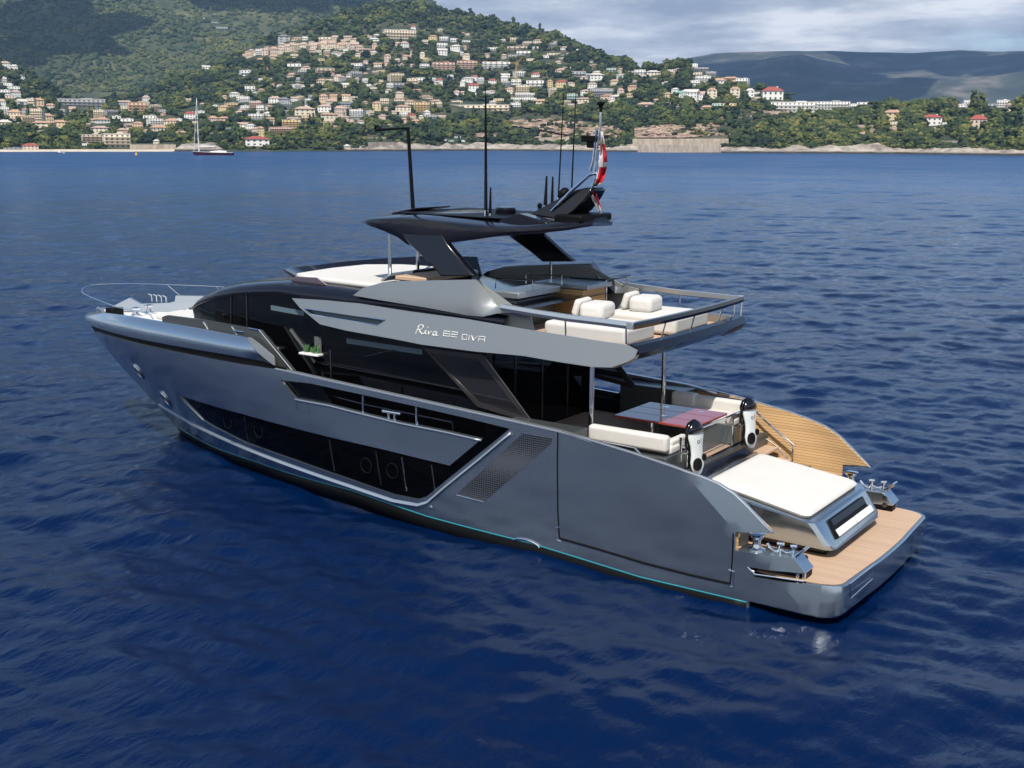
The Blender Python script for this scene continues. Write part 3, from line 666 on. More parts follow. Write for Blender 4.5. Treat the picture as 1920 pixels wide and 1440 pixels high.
# ------------------------------------------------------------------ flybridge
def panY(x, z): return 2.60-.26*(z-4.2)-max(0, x-12)*.05
tops = [(547, 559), (612, 563), (675, 569), (770, 584), (875, 598), (980, 616), (1080, 632), (1180, 648), (1196, 657)]
bots = [(1188, 672), (1175, 679), (1146, 689), (1110, 688), (1050, 679), (980, 667), (890, 659), (790, 646), (735, 635), (650, 620), (600, 608), (562, 577)]
pan = xz([atp(*p, panY) for p in tops+bots])
slot = xz([atp(*p, panY) for p in [(570, 578), (722, 600), (707, 609), (583, 589)]])
fly = patch(pan, [slot], panY, .25, thick=.14).mirror().build('flybridge_side', M_SIDE, Yt, smooth=True, fix=False, angle=40)
sb = [(x, panY(x, z)-.10, z) for x, z in slot]
MB().slab(sb, (0, -.03, 0)).mirror().build('side_slot', M_GREY, fly)
MB().tube([(x, panY(x, z)+.004, z) for x, z in slot], .012, 6, closed=True).mirror().build('slot_trim', M_CHROME, fly)
# lettering on the side: strokes in a local frame running aft along the panel
def letters(strokes, x0, z0, sx, sz, r, name, m):
    for st in strokes:
        pts = [(x0-u*sx, 0, z0+v*sz) for u, v in st]
        MB().tube([(x, panY(x, z)+.006, z) for x, _, z in pts], r*1.05, 5).build(name, m, fly)
A = atp(781, 617, panY); Bq = atp(820, 624, panY)
k = (A[0]-Bq[0])
riva = [[(.0, 0), (.10, .45), (.22, 1.0)], bend([(.10, .80), (.25, 1.05), (.50, 1.1), (.58, .85), (.40, .58), (.14, .50)], 5), [(.26, .52), (.42, .22), (.60, .05), (.72, .12)],
        bend([(.72, .12), (.86, .52), (.82, .20), (.98, .08)], 4), [(.98, .84), (1.02, .95)], bend([(1.0, .08), (1.12, .50), (1.18, .50), (1.16, .2), (1.28, .06)], 4)[:0]+[(1.08, .5), (1.16, .08), (1.24, .3), (1.36, .5)],
        bend([(1.80, .45), (1.58, .50), (1.50, .22), (1.62, .05), (1.76, .25), (1.82, .48), (1.80, .10), (1.96, .12)], 4)]
letters(riva, A[0], A[2]-.10, k/1.85, .18, .013, 'lettering', M_LETTER)
A = atp(833, 620.5, panY); hgt = .10; kw = (atp(833, 622, panY)[0]-atp(858, 626, panY)[0])/2.2
n82 = [[(0, 0), (0, 1), (1, 1), (1, 0), (0, 0)], [(0, .5), (1, .5)], [(1.25, 1), (2.25, 1), (2.25, .52), (1.25, .48), (1.25, 0), (2.25, 0)]]
letters(n82, A[0], A[2]-hgt, kw, hgt, .011, 'lettering', M_LETTER)
A = atp(868, 626, panY); kw = (atp(868, 628, panY)[0]-atp(911, 634, panY)[0])/4.3
diva = [[(0, 0), (0, 1), (.85, 1), (.85, 0), (0, 0)], [(1.27, 0), (1.27, 1)], [(1.66, 1), (2.2, 0), (2.8, 1)], [(3.1, 0), (3.1, 1), (4.2, 1), (4.2, 0)], [(3.1, .45), (4.2, .45)]]
letters(diva, A[0], A[2]-hgt-.01, kw, hgt, .0095, 'lettering', M_LETTER)
# fly deck and its overhang: plan outline, dark soffit, after fascia
fo = [(13.4, 2.05), (12, 2.35), (10, 2.42), (7, 2.44), (4.72, 2.44)]
MB().slab([(x, y, 4.33) for x, y in fo]+[(x, -y, 4.33) for x, y in reversed(fo)], (0, 0, .06)).build('fly_deck', M_TEAKD, Yt)
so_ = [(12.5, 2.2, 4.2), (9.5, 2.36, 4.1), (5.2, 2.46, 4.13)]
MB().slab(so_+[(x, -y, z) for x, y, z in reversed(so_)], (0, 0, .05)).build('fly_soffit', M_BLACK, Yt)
secs = []
for y in np.linspace(-2.5, 2.5, 15):
    b = -.10*(1-(y/2.5)**2)
    secs.append([(4.95+b, y, 4.40), (4.62+b, y, 4.60), (4.50+b, y, 4.57), (4.40+b, y, 4.44), (4.52+b, y, 4.36), (4.75+b, y, 4.22), (5.25+b, y, 4.12)])
MB().loft(secs, close_u=True).build('aft_fascia', M_DARK, Yt, smooth=True, angle=25)
# upper coaming wings
cw = [(662, 554), (680, 540), (715, 530), (750, 527), (840, 525), (892, 524), (899, 530), (930, 566), (975, 574), (1010, 580), (1010, 592), (956, 586), (930, 588), (906, 594), (875, 591), (800, 577)]
def cwY(x, z): return 2.50-.20*max(0, z-5.0)-max(0, x-11)*.05-(max(0, 8.3-x) if z > 5.05 else 0)*.55
wing = xz([atp(*p, cwY) for p in cw])
cwing = patch(wing, [], cwY, .16, thick=.16).mirror().build('fly_coaming', M_SIDE, Yt, smooth=True, fix=False, angle=40)
# inner faces aft of the coaming, dark
inn = [(11.4, 4.4), (11.4, 5.12), (10.7, 5.33), (9.6, 5.45), (8.4, 5.50), (7.5, 5.08), (7.1, 5.02), (6.9, 4.4)]
patch(inn, [], lambda x, z: cwY(max(x, 8.3), z)-.19, .4, thick=.03).mirror().build('coaming_lining', M_LINING, cwing, fix=False)
# hand rail band round the after deck
top = [at(*p, 'Y', 2.5) for p in [(940, 570), (1000, 580), (1064, 590), (1125, 597)]]+[(4.60, 2.50, 5.02)]
secs = []
hb = []
for i, p in enumerate(top): hb.append((p[0], 2.5, p[2]))
rb = hb+[]
def band(pts, wv, name, m):                # flat rail, outer face leaning
    secs = []
    for (x, y, z), (nx, ny) in pts:
        secs.append([(x+nx*.03, y+ny*.03, z), (x+nx*.05, y+ny*.05, z-.07), (x+nx*.02, y+ny*.02, z-.135), (x-nx*.05, y-ny*.05, z-.11), (x-nx*.06, y-ny*.06, z)])
    return MB().loft(secs, close_u=True).build(name, m, Yt, smooth=True, angle=30)
for s in (1, -1):
    rr = band([((x, y*s, z), (0, s)) for x, y, z in hb], .1, 'fly_rail', M_SILVER2)
ar = [((4.56-.12*(1-(y/2.5)**2), y, 5.02+.0), (-1, 0)) for y in np.linspace(2.52, -2.52, 15)]
arail = band(ar, .1, 'fly_after_rail', M_DARK)
for s in (1, -1):
    MB().box((4.60, 2.52*s, 4.965), (.14, .13, .13)).build('rail_corner', M_SILVER2, arail, bevel=.01)
    for x in (6.1, 4.72): MB().tube([(x, 2.46*s, 4.42), (x, 2.50*s, 4.96)], .018, 8).build('fly_stanchion', M_CHROME, Yt)
for y in (1.25, -.05, -1.4): MB().tube([(4.62, y, 4.5), (4.50, y, 4.95)], .018, 8).build('fly_stanchion', M_CHROME, Yt)
MB().tube([(4.55, -2.45, 4.5), (4.55, -2.5, 4.95)], .016, 8).build('fly_stanchion', M_CHROME, Yt)
# wind deflector and sun pad forward of the hardtop
vis = [(15.35, 0), (15.2, 1.0), (14.65, 1.82), (13.2, 2.18), (11.8, 2.25)]
zb = [4.95, 4.98, 5.02, 5.02, 5.04]; zt = [5.24, 5.27, 5.32, 5.45, 5.50]
secs = [[(x-.35, y*.90, b), (x, y, t), (x-.03, y*.985, t+.012), (x-.42, y*.84, b+.05)] for (x, y), b, t in zip(vis, zb, zt)]
secs = [[(x, -y, z) for x, y, z in sc] for sc in reversed(secs)][:-1]+secs
# port side stays low: only the starboard and forward run of the deflector stands up
MB().loft(secs[:7], close_u=True).build('wind_deflector', M_DARK, Yt, smooth=True, angle=30)
MB().slab([(14.55, 1.70, 5.06), (14.2, 1.86, 5.20), (13.4, 1.96, 5.24), (13.05, 1.98, 5.08)], (0, -.03, 0)).build('deflector_pane', M_MAUVE, Yt, bevel=.01)
sp = [(14.6, 1.45), (13.9, 1.75), (11.5, 1.95), (11.5, -1.95), (13.9, -1.85), (14.7, -1.2), (14.8, 0)]
MB().slab([(x, y, 5.08) for x, y in sp], (0, 0, .14)).build('fly_sunpad', M_CUSH, Yt, bevel=.06, seg=3)
MB().slab([(x+.05, y*1.04, 4.9) for x, y in sp], (0, 0, .17)).build('sunpad_base', M_WHITE, Yt, bevel=.02)
MB().box((11.3, -.2, 5.2), (.3, 2.0, .5)).build('helm_console', M_BLACK, Yt, bevel=.05)
MB().box((10.75, .9, 5.36), (.9, 1.6, .10)).build('helm_dash', M_TEAKD, Yt, bevel=.02)
MB().box((11.45, 1.5, 5.34), (.3, .5, .05), ry=.5).build('dash_flap', M_SILVER2, Yt, bevel=.01)
for p, q in (((731, 440), (731, 524)), ((783, 470), (783, 522))):
    y = 1.15 if p[0] < 750 else -.1
    A, B = at(*p, 'Y', y), at(*q, 'Y', y); MB().tube([A, B], .045, 12).build('hardtop_pillar', M_CHROME, Yt, smooth=True)
# ------------------------------------------------------------------ hardtop
# stations: (X, half width, z of side lower edge, z of side upper edge)
HT = [(12.30, 1.55, 6.56, 6.60), (12.0, 1.75, 6.52, 6.64), (11.4, 1.88, 6.42, 6.70), (10.95, 1.92, 6.30, 6.72), (10.65, 1.94, 6.15, 6.73), (10.2, 1.95, 6.10, 6.72), (9.75, 1.95, 6.16, 6.70), (9.4, 1.95, 6.26, 6.69), (8.7, 1.95, 6.37, 6.66), (8.1, 1.93, 6.47, 6.64), (7.7, 1.75, 6.50, 6.65), (7.35, 1.45, 6.54, 6.68), (7.05, .95, 6.58, 6.70), (6.8, .4, 6.66, 6.73)]
secs = []
for x, hw, z0, z1 in HT:
    half = [(0, z0+.10), (hw*.8, z0+.06), (hw-.04, z0), (hw, z0+(z1-z0)*.5), (hw-.03, z1-.01), (hw-.14, z1+.03), (hw*.55, z1+.075), (0, z1+.09)]
    secs.append([(x, y, z) for y, z in half]+[(x, -y, z) for y, z in reversed(half[1:-1])])
ht = MB().loft(secs, close_u=True).build('hardtop', M_DARK, Yt, smooth=True, angle=40)
MB().slab([(x, y, z) for x, y, z in [(11.4, 1.3, 6.80), (11.4, -1.3, 6.80), (8.6, -1.3, 6.775), (8.6, 1.3, 6.775)]], (0, 0, .012)).build('hardtop_panel', M_BLACK, ht)
# legs: port leg outline, swept inwards and outwards to the coaming
leg = [(752, 438), (767, 458), (809, 498), (826, 518), (889, 518), (871, 498), (836, 456), (830, 440)]
def legY(x, z): return 1.95+.22*max(0, 6.2-z)
lg = [atp(*p, legY) for p in leg]
mb = MB().slab(lg, (0, -.20, 0)); mb.mirror().build('hardtop_leg', M_DARK, ht, bevel=.03)
# raised after wing carrying the mast
wg = [(9.05, 6.60), (8.55, 6.78), (8.1, 6.90), (7.4, 6.76), (7.3, 6.62)]
for s in (1, -1):
    MB().slab([(x, 1.25*s, z) for x, z in wg], (0, -.35*s, 0)).build('wing_fairing', M_DARK, ht, bevel=.03)
mast = MB()
ms = [(8.35, 6.84, .50), (7.75, 7.15, .42), (7.25, 7.40, .34), (6.98, 7.46, .30)]
ml = [(7.55, 6.75, .46), (7.25, 6.95, .40), (7.0, 7.2, .34), (6.86, 7.40, .30)]
secs = [[(a[0], a[2], a[1]), (a[0], -a[2], a[1]), (b[0], -b[2], b[1]), (b[0], b[2], b[1])] for a, b in zip(ms, ml)]
mt = mast.loft(secs, close_u=True).build('mast_fin', M_DARK, ht, bevel=.03)
MB().box((7.25, 0, 6.80), (.7, 1.3, .16)).build('mast_foot', M_BLACK, ht, bevel=.04)
for y in (.45, -.45):
    MB().tube([at(1034, 396, 'Y', y), at(1068, 361, 'Y', y), at(1103, 330, 'Y', y), at(1109, 326.5, 'Y', y), at(1119, 325, 'Y', y)], .035, 10).build('mast_brace', M_CHROME, mt, smooth=True)
P = [at(1107, 320, 'Y', 0), at(1113, 300, 'Y', 0), at(1117.5, 247, 'Y', 0), at(1119, 243, 'Y', 0)]
MB().tube(P, .03, 8).build('mast_pole', M_CHROME, mt, smooth=True)
MB().tube([at(1114, 330, 'Y', 0), at(1120, 270, 'Y', 0), at(1126, 240, 'Y', 0), at(1126.5, 205, 'Y', 0)], .025, 8).build('mast_pole', M_CHROME, mt, smooth=True)
A = at(1126.5, 206, 'Y', 0); MB().lathe([(.03, -.05), (.035, .02), (.05, .08), (.085, .13), (.085, .16), (.03, .17)], tuple(A), 14).build('mast_light', M_BLACK, mt)
A = at(1105, 262, 'Y', 0); mb = MB().box((A[0], 0, A[2]+.02), (.34, .14, .13)); mb.box((A[0]-.02, 0, A[2]-.10), (.12, .10, .14)); mb.box((A[0]-.12, 0, A[2]-.16), (.25, .04, .03)); mb.build('horn', M_BLACK, mt, bevel=.015)
A = at(1057, 364, 'Y', -.2); MB().lathe([(.02, -.08), (.14, -.06), (.16, .0), (.14, .06), (.02, .07)], tuple(A), 16, Matrix.Rotation(R_(60), 4, 'Y')).build('searchlight', M_BLACK, ht, smooth=True)
MB().tube([at(1060, 372, 'Y', -.2), at(1090, 357, 'Y', -.2)], .025, 6).build('searchlight_arm', M_BLACK, ht)
A = at(948, 402, 'Y', -.1); MB().lathe([(.15, 0), (.22, .02), (.235, .06), (.24, .16), (.21, .20), (.05, .215)], (A[0], -.1, 6.74), 24).build('satellite_dome', M_DARK, ht, smooth=True)
A = at(1012, 388, 'Y', 0); MB().lathe([(.02, -.1), (.05, .0), (.06, .05), (.02, .09)], tuple(A), 12).build('gps_puck', M_BLACK, ht)
def whip(a, b, y, r, name, base=True):
    A, B = at(*a, 'Y', y), at(*b, 'Y', y); mb = MB().tube([B, (A+B)/2, A], r, 6, r2=r*.45)
    o = mb.build(name, M_BLACK, ht)
    if base: MB().lathe([(.05, 0), (.05, .03), (.028, .05), (.022, .22), (.01, .24)], (B[0], y, B[2]-.10), 10).build('antenna_base', M_CHROME, ht)
whip((910, 158), (909.5, 405), .9, .022, 'whip_antenna'); whip((911.5, 180), (913, 408), .8, .018, 'whip_antenna', False)
whip((1057, 175), (1046.5, 378), -1.0, .02, 'whip_antenna'); whip((1080, 172), (1072, 352), -.9, .02, 'whip_antenna', False)
whip((920, 351), (919, 400), .8, .035, 'stub_antenna'); whip((1025, 330), (1022.5, 385), -.8, .045, 'stub_antenna'); whip((1036.5, 331), (1035, 388), -.8, .04, 'stub_antenna')
A, B, Cc, D = at(765, 240, 'Y', 0), at(775, 400, 'Y', 0), at(704, 244, 'Y', 0), at(704, 237, 'Y', 0)
MB().tube([B, A+(0, 0, -.0)], .05, 8, r2=.04).build('signal_pole', M_BLACK, ht)
MB().tube([A, Cc, D, at(709, 237, 'Y', 0)], .028, 6).build('signal_arm', M_BLACK, ht)
MB().slab([(12.0, .85, 6.72), (11.3, .8, 6.86), (11.3, -.5, 6.86), (12.0, -.5, 6.72)], (0, 0, .035)).build('solar_hatch', M_DARK, ht, bevel=.01)
# ------------------------------------------------------------------ flybridge furniture
def rbox(c, d, r=.09, rz=0.0, ry=0.0): return MB().box(c, d, rz, ry)
bar = MB().box((8.5, .35, 5.12), (.75, 1.7, .13)).build('bar_top', M_SILVER2, Yt, bevel=.015)
MB().box((8.55, .35, 4.70), (.62, 1.6, .62)).build('bar_cabinet', M_GREY, Yt, bevel=.02)
MB().box((8.3, -1.3, 5.15), (1.5, 1.1, .10)).build('bar_top', M_SILVER2, Yt, bevel=.015)
MB().box((8.35, -1.3, 4.72), (1.3, 1.0, .72)).build('bar_cabinet', M_TEAKW, Yt, bevel=.02)
for y0 in (.9, -.3):
    MB().tube([(8.95, y0, 5.2), (8.95, y0, 5.42), (8.1, y0-.2, 5.42), (8.1, y0-.2, 5.2)], .018, 6).build('bar_rail', M_CHROME, Yt)
st = [(1033, 490, 583, -1.6), (1066, 520, 583, -1.85), (1137, 525, 578, -1.85), (1176, 519, 572, -2.2)]
MB().tube([at(1033, 516, 'Y', -1.6), at(1066, 520, 'Y', -1.85), at(1137, 525, 'Y', -1.85), at(1176, 519, 'Y', -2.2)], .02, 8).build('stair_rail', M_STEELD, Yt)
MB().tube([at(1033, 545, 'Y', -1.6), at(1066, 550, 'Y', -1.85), at(1137, 556, 'Y', -1.85)], .014, 6).build('stair_rail', M_STEELD, Yt)
for i, (px, ya, yb_, Y_) in enumerate(st):
    A, B = at(px, ya, 'Y', Y_), at(px, yb_, 'Y', Y_); MB().tube([A, (B[0], B[1], 4.38)], .034 if i == 0 else .02, 10).build('stair_post', M_CHROME, Yt)
MB().box((7.6, -2.0, 4.40), (1.2, .7, .02)).build('stair_hatch', M_BLACK, Yt)
# ------------------------------------------------------------------ cockpit
for y in (1.6, -1.6): MB().tube([(6.0, y, 1.92), (6.0, y, 4.16)], .055, 14).build('cockpit_pillar', M_CHROME, Yt, smooth=True)
# ================================================================== LOOSE THINGS ABOARD
def cushion(c, d, rz=0.0, ry=0.0, name='cushion', m=None, parent=None, r=.10, soft=.0):
    mb = MB(); nx, ny = 6, 6
    o = MB().box((0, 0, 0), d).build(name, m or M_CUSH, None, bevel=r, seg=4, angle=60)
    o.data.transform(Matrix.Translation(c) @ Matrix.Rotation(rz, 4, 'Z') @ Matrix.Rotation(ry, 4, 'Y'))
    if parent: attach(o, parent)
    return o
for y, lab in ((1, 'white cushioned cockpit sofa on the near side, seen from behind its long white backrest'), (-1, 'white cockpit sofa on the far side of the red table, half in shade')):
    t = thing('cockpit_sofa', (4.9, 1.6*y, 1.93), lab, 'sofa', 'sofas either side of the cockpit table')
    MB().box((4.92, 1.62*y, 2.13), (1.86, .92, .40)).build('sofa_base', M_GREY, t, bevel=.02)
    cushion((4.92, 1.48*y, 2.42), (1.82, .72, .18), name='seat', parent=t, r=.06)
    cushion((4.92, 1.93*y, 2.58), (1.80, .22, .34), name='backrest', parent=t, r=.07)
    cushion((4.12, 1.40*y, 2.50), (.16, .70, .22), name='armrest', parent=t, r=.05)
    if y < 0: cushion((5.6, -1.93, 2.60), (.62, .30, .36), name='backrest', parent=t, r=.08)
tb = thing('cockpit_table', (5.03, -.1, 1.93), 'varnished red mahogany table between the two cockpit sofas', 'table')
MB().slab([(4.08, .72, 2.63), (5.98, .70, 2.63), (5.98, -.93, 2.63), (4.08, -.93, 2.63)], (0, 0, .05)).build('tabletop', M_MAHOG, tb, bevel=.012)
for y in (.18, -.38): MB().tube([(4.1, y, 2.6808), (5.96, y, 2.6808)], .002, 4).build('table_seam', M_BLACK, tb)
for x, y in ((5.35, -.6), (5.0, .2), (4.5, -.62)): MB().slab([(x, y, 2.682), (x+.14, y, 2.682), (x+.14, y-.10, 2.682), (x, y-.10, 2.682)], (0, 0, .006)).build('table_hatch', M_CHROME, tb)
for x in (4.6, 5.5): MB().tube([(x, -.1, 1.93), (x, -.1, 2.62)], .06, 12).build('table_leg', M_CHROME, tb)
MB().box((5.05, -.1, 2.0), (1.3, .5, .06)).build('table_foot', M_BLACK, tb, bevel=.01)
# balustrade on the after edge of the cockpit is part of the yacht
for s in (1, -1):
    MB().tube([(4.02, 1.42*s, 1.93), (4.02, 1.42*s, 2.62)], .035, 10).build('cockpit_gate_post', M_CHROME, Yt, smooth=True)
    for z in (2.30, 2.42, 2.54): MB().tube([(4.02, 1.42*s, z), (3.86, 1.42*s, z), (3.80, 1.12*s, z)], .018, 6).build('scooter_rack', M_CHROME, Yt)
    MB().tube([(4.02, 1.10*s, 1.93), (4.02, 1.10*s, 2.62)], .02, 8).build('cockpit_gate_post', M_CHROME, Yt)
MB().tube([(4.02, 1.10, 2.62), (4.02, -1.42, 2.62)], .025, 8).build('cockpit_handrail', M_CHROME, Yt)
M_CLEAR = mat('clear_glass', (.6, .65, .65), .02, 0, 0, .5, alpha=.10)
MB().slab([(4.02, 1.05, 1.98), (4.02, -1.08, 1.98), (4.02, -1.08, 2.58), (4.02, 1.05, 2.58)], (.012, 0, 0)).build('balustrade_glass', M_CLEAR, Yt)
# sea scooters clipped upright on the racks
M_SCW = mat('scooter_white', (.66, .70, .69), .3, 0, .4)
def scooter(y, lab):
    t = thing('sea_scooter', (3.70, y, 1.90), lab, 'sea scooter', 'sea scooters on the cockpit racks')
    Mx = Matrix.Translation((3.66, y, 1.86)) @ Matrix.Rotation(R_(-12), 4, 'Z') @ Matrix.Rotation(R_(7), 4, 'Y')
    # local: x = away from belly, y = across, z = up; belly looks along -x
    zs = [0, .06, .16, .30, .46, .62, .80, .95, 1.06, 1.12]
    hw = [.05, .12, .19, .215, .175, .185, .235, .22, .14, .05]
    hb = [.03, .05, .06, .07, .07, .08, .09, .08, .06, .03]
    hk = [.05, .09, .14, .15, .13, .13, .15, .16, .13, .05]
    belly = []; back = []
    for z, a, b, k in zip(zs, hw, hb, hk):
        belly.append([Mx @ Vector((-b*math.cos(u)-.01, a*math.sin(u), z)) for u in np.linspace(-1.57, 1.57, 11)])
        back.append([Mx @ Vector((k*math.cos(u)**.8 if abs(u) < 1.56 else 0, a*1.02*math.sin(u), z+.02)) for u in np.linspace(1.57, -1.57, 11)])
    MB().loft(belly[:-1]).build('belly_shell', M_SCW, t, smooth=True, angle=60, solid=.01)
    MB().loft(back).build('back_shell', M_DARK, t, smooth=True, angle=60, solid=.01)
    MB().loft([[Mx @ Vector((-b*math.cos(u)*1.12-.012, a*1.03*math.sin(u), z)) for u in np.linspace(-1.57, 1.57, 11)] for z, a, b in ((.88, .235, .10), (.97, .215, .095), (1.06, .15, .075), (1.12, .07, .04), (1.14, .01, .01))]).build('nose', M_DARK, t, smooth=True, solid=.005)
    for yy, zz, ra in ((.07, .25, .125), (-.15, .36, .07), (.02, .70, .035)):
        q = Mx @ Vector((-.088+abs(yy)*.12, yy, zz))
        MB().lathe([(ra, -.02), (ra*1.05, .012), (ra*.8, .014), (ra*.5, -.0)], tuple(q), 16, Mx.to_3x3().to_4x4() @ Matrix.Rotation(R_(-90), 4, 'Y')).build('jet_inlet', M_BLACK, t, smooth=True)
    for s in (1, -1):
        MB().tube([Mx @ Vector((.04, .17*s, .55)), Mx @ Vector((.06, .23*s, .62)), Mx @ Vector((.06, .23*s, .78)), Mx @ Vector((.04, .18*s, .86))], .02, 8).build('handle', M_BLACK, t)
    q = Mx @ Vector((-.085, -.06, .66)); MB().tube([q, q+Vector((0, 0, .1))], .006, 5).build('belly_mark', M_BLACK, t)
scooter(1.32, 'white and black sea scooter upright on the near rack, just behind the white sofa end')
scooter(-1.30, 'white and black sea scooter upright on the far rack, in front of the teak bulwark')
# flybridge lounge
for (x, y, sx, sy, lab, bx_, by_) in ((5.95, 1.42, 1.95, 1.25, 'long white lounge pouf on the flybridge right behind the near handrail', 6.25, 1.0),
                                       (5.75, -.70, 1.75, 1.60, 'wide white lounge pouf on the flybridge towards its far side', 5.95, -.55)):
    t = thing('lounge_pouf', (x, y, 4.39), lab, 'pouf', 'white lounge poufs on the flybridge')
    cushion((x, y, 4.61), (sx, sy, .38), name='seat', parent=t, r=.09)
    MB().box((x, y, 4.405), (sx-.2, sy-.2, .03)).build('foot_plate', M_BLACK, t)
    c = thing('back_cushion', (bx_, by_, 4.80), 'white back cushion standing on the '+('near' if y > 0 else 'far')+' lounge pouf', 'cushion', 'back cushions on the lounge poufs')
    cushion((bx_, by_, 4.96), (.55, .72, .34), name='pad', parent=c, r=.11, rz=.1)
    cushion((bx_+.42, by_-.05, 5.0), (.16, .62, .36), name='pillow', parent=c, r=.07, ry=-.3, rz=.1)
# planter on the side ledge against the cabin glass
A = at(582, 664, 'Y', 2.30); pt = thing('planter', tuple(A), 'small white tray of green plants against the black cabin glass', 'planter')
M_PLANT = mat('plant_leaves', (.05, .16, .04), .6, var=.5, vscale=14)
MB().box((A[0], 2.28, A[2]), (.62, .20, .05)).build('tray', M_WHITE, pt, bevel=.01)
MB().slab([(A[0]-.27, 2.20, A[2]+.02), (A[0]-.05, 2.20, A[2]+.02), (A[0]-.05, 2.20, A[2]+.42), (A[0]-.27, 2.20, A[2]+.42)], (0, .012, 0)).build('glass_screen', M_CLEAR, pt)
rg_ = random.Random(4); mb = MB()
for _ in range(46):
    x, y, z = A[0]+rg_.uniform(-.24, .22), 2.28+rg_.uniform(-.06, .06), A[2]+.03; hh = rg_.uniform(.05, .22); a = rg_.uniform(0, 6.28); q = (math.cos(a)*.05, math.sin(a)*.04)
    mb.add([(x, y, z), (x+q[0], y+q[1], z+hh*.6), (x+q[0]*1.6, y+q[1]*1.6, z+hh), (x+q[0]*.4+.03, y+q[1]*.4, z+hh*.6)], [(0, 1, 2, 3)])
mb.build('foliage', M_PLANT, pt, fix=False)
# ensign and courtesy flag
M_RED = mat('red_bunting', (.50, .018, .03), .75); M_WHB = mat('white_bunting', (.72, .70, .69), .75)
def flag(rows, colour, name, lab, base, group=None):
    t = thing(name, base, lab, 'flag', group); n = 7; P = []
    for k, (y, xl, xr) in enumerate(rows):
        for j in range(n):
            u = j/(n-1); P.append(at(xl+(xr-xl)*u, y, 'Y', .05+.10*math.sin(3.0*u*2+k*.9)+.05*math.sin(k*1.7)))
    fs = [(k*n+j, k*n+j+1, (k+1)*n+j+1, (k+1)*n+j) for k in range(len(rows)-1) for j in range(n-1)]
    o = MB().add(P, fs).build('cloth', M_RED, t, smooth=True, fix=False, solid=.004); o.data.materials.append(M_WHB)
    o.data.polygons.foreach_set('material_index', [0 if colour(k, j) else 1 for k in range(len(rows)-1) for j in range(n-1)])
    return t
fl = flag([(247, 1126, 1129.5), (258, 1126, 1132), (270, 1125.5, 1134), (282, 1124.5, 1136.5), (294, 1123, 1138), (304, 1122, 1138.5), (313, 1121.5, 1138), (324, 1119.5, 1136), (335, 1117, 1133), (343, 1114, 1129), (349, 1111.5, 1123)],
     lambda k, j: 0 if k < 2 or (k < 5 and j < 3) or k == 5 or k == 9 or j == 0 else 1, 'ensign', 'larger red and white ensign hanging from the pole above the mast', tuple(at(1122, 347, 'Y', 0)))
MB().tube([at(1106, 362, 'Y', .02), at(1113, 342, 'Y', .02), at(1120, 322, 'Y', .02)], .022, 8).build('flag_staff', M_CHROME, fl)
flag([(360, 1110, 1117), (368, 1108, 1120), (376, 1111, 1123), (385, 1116, 1126), (393, 1121, 1128), (400, 1124.5, 1129)],
     lambda k, j: 1 if (k < 4 and j >= 3+k*.4) else 0, 'courtesy_flag', 'smaller red and white flag hanging low behind the mast fin', tuple(at(1127, 400, 'Y', 0)))
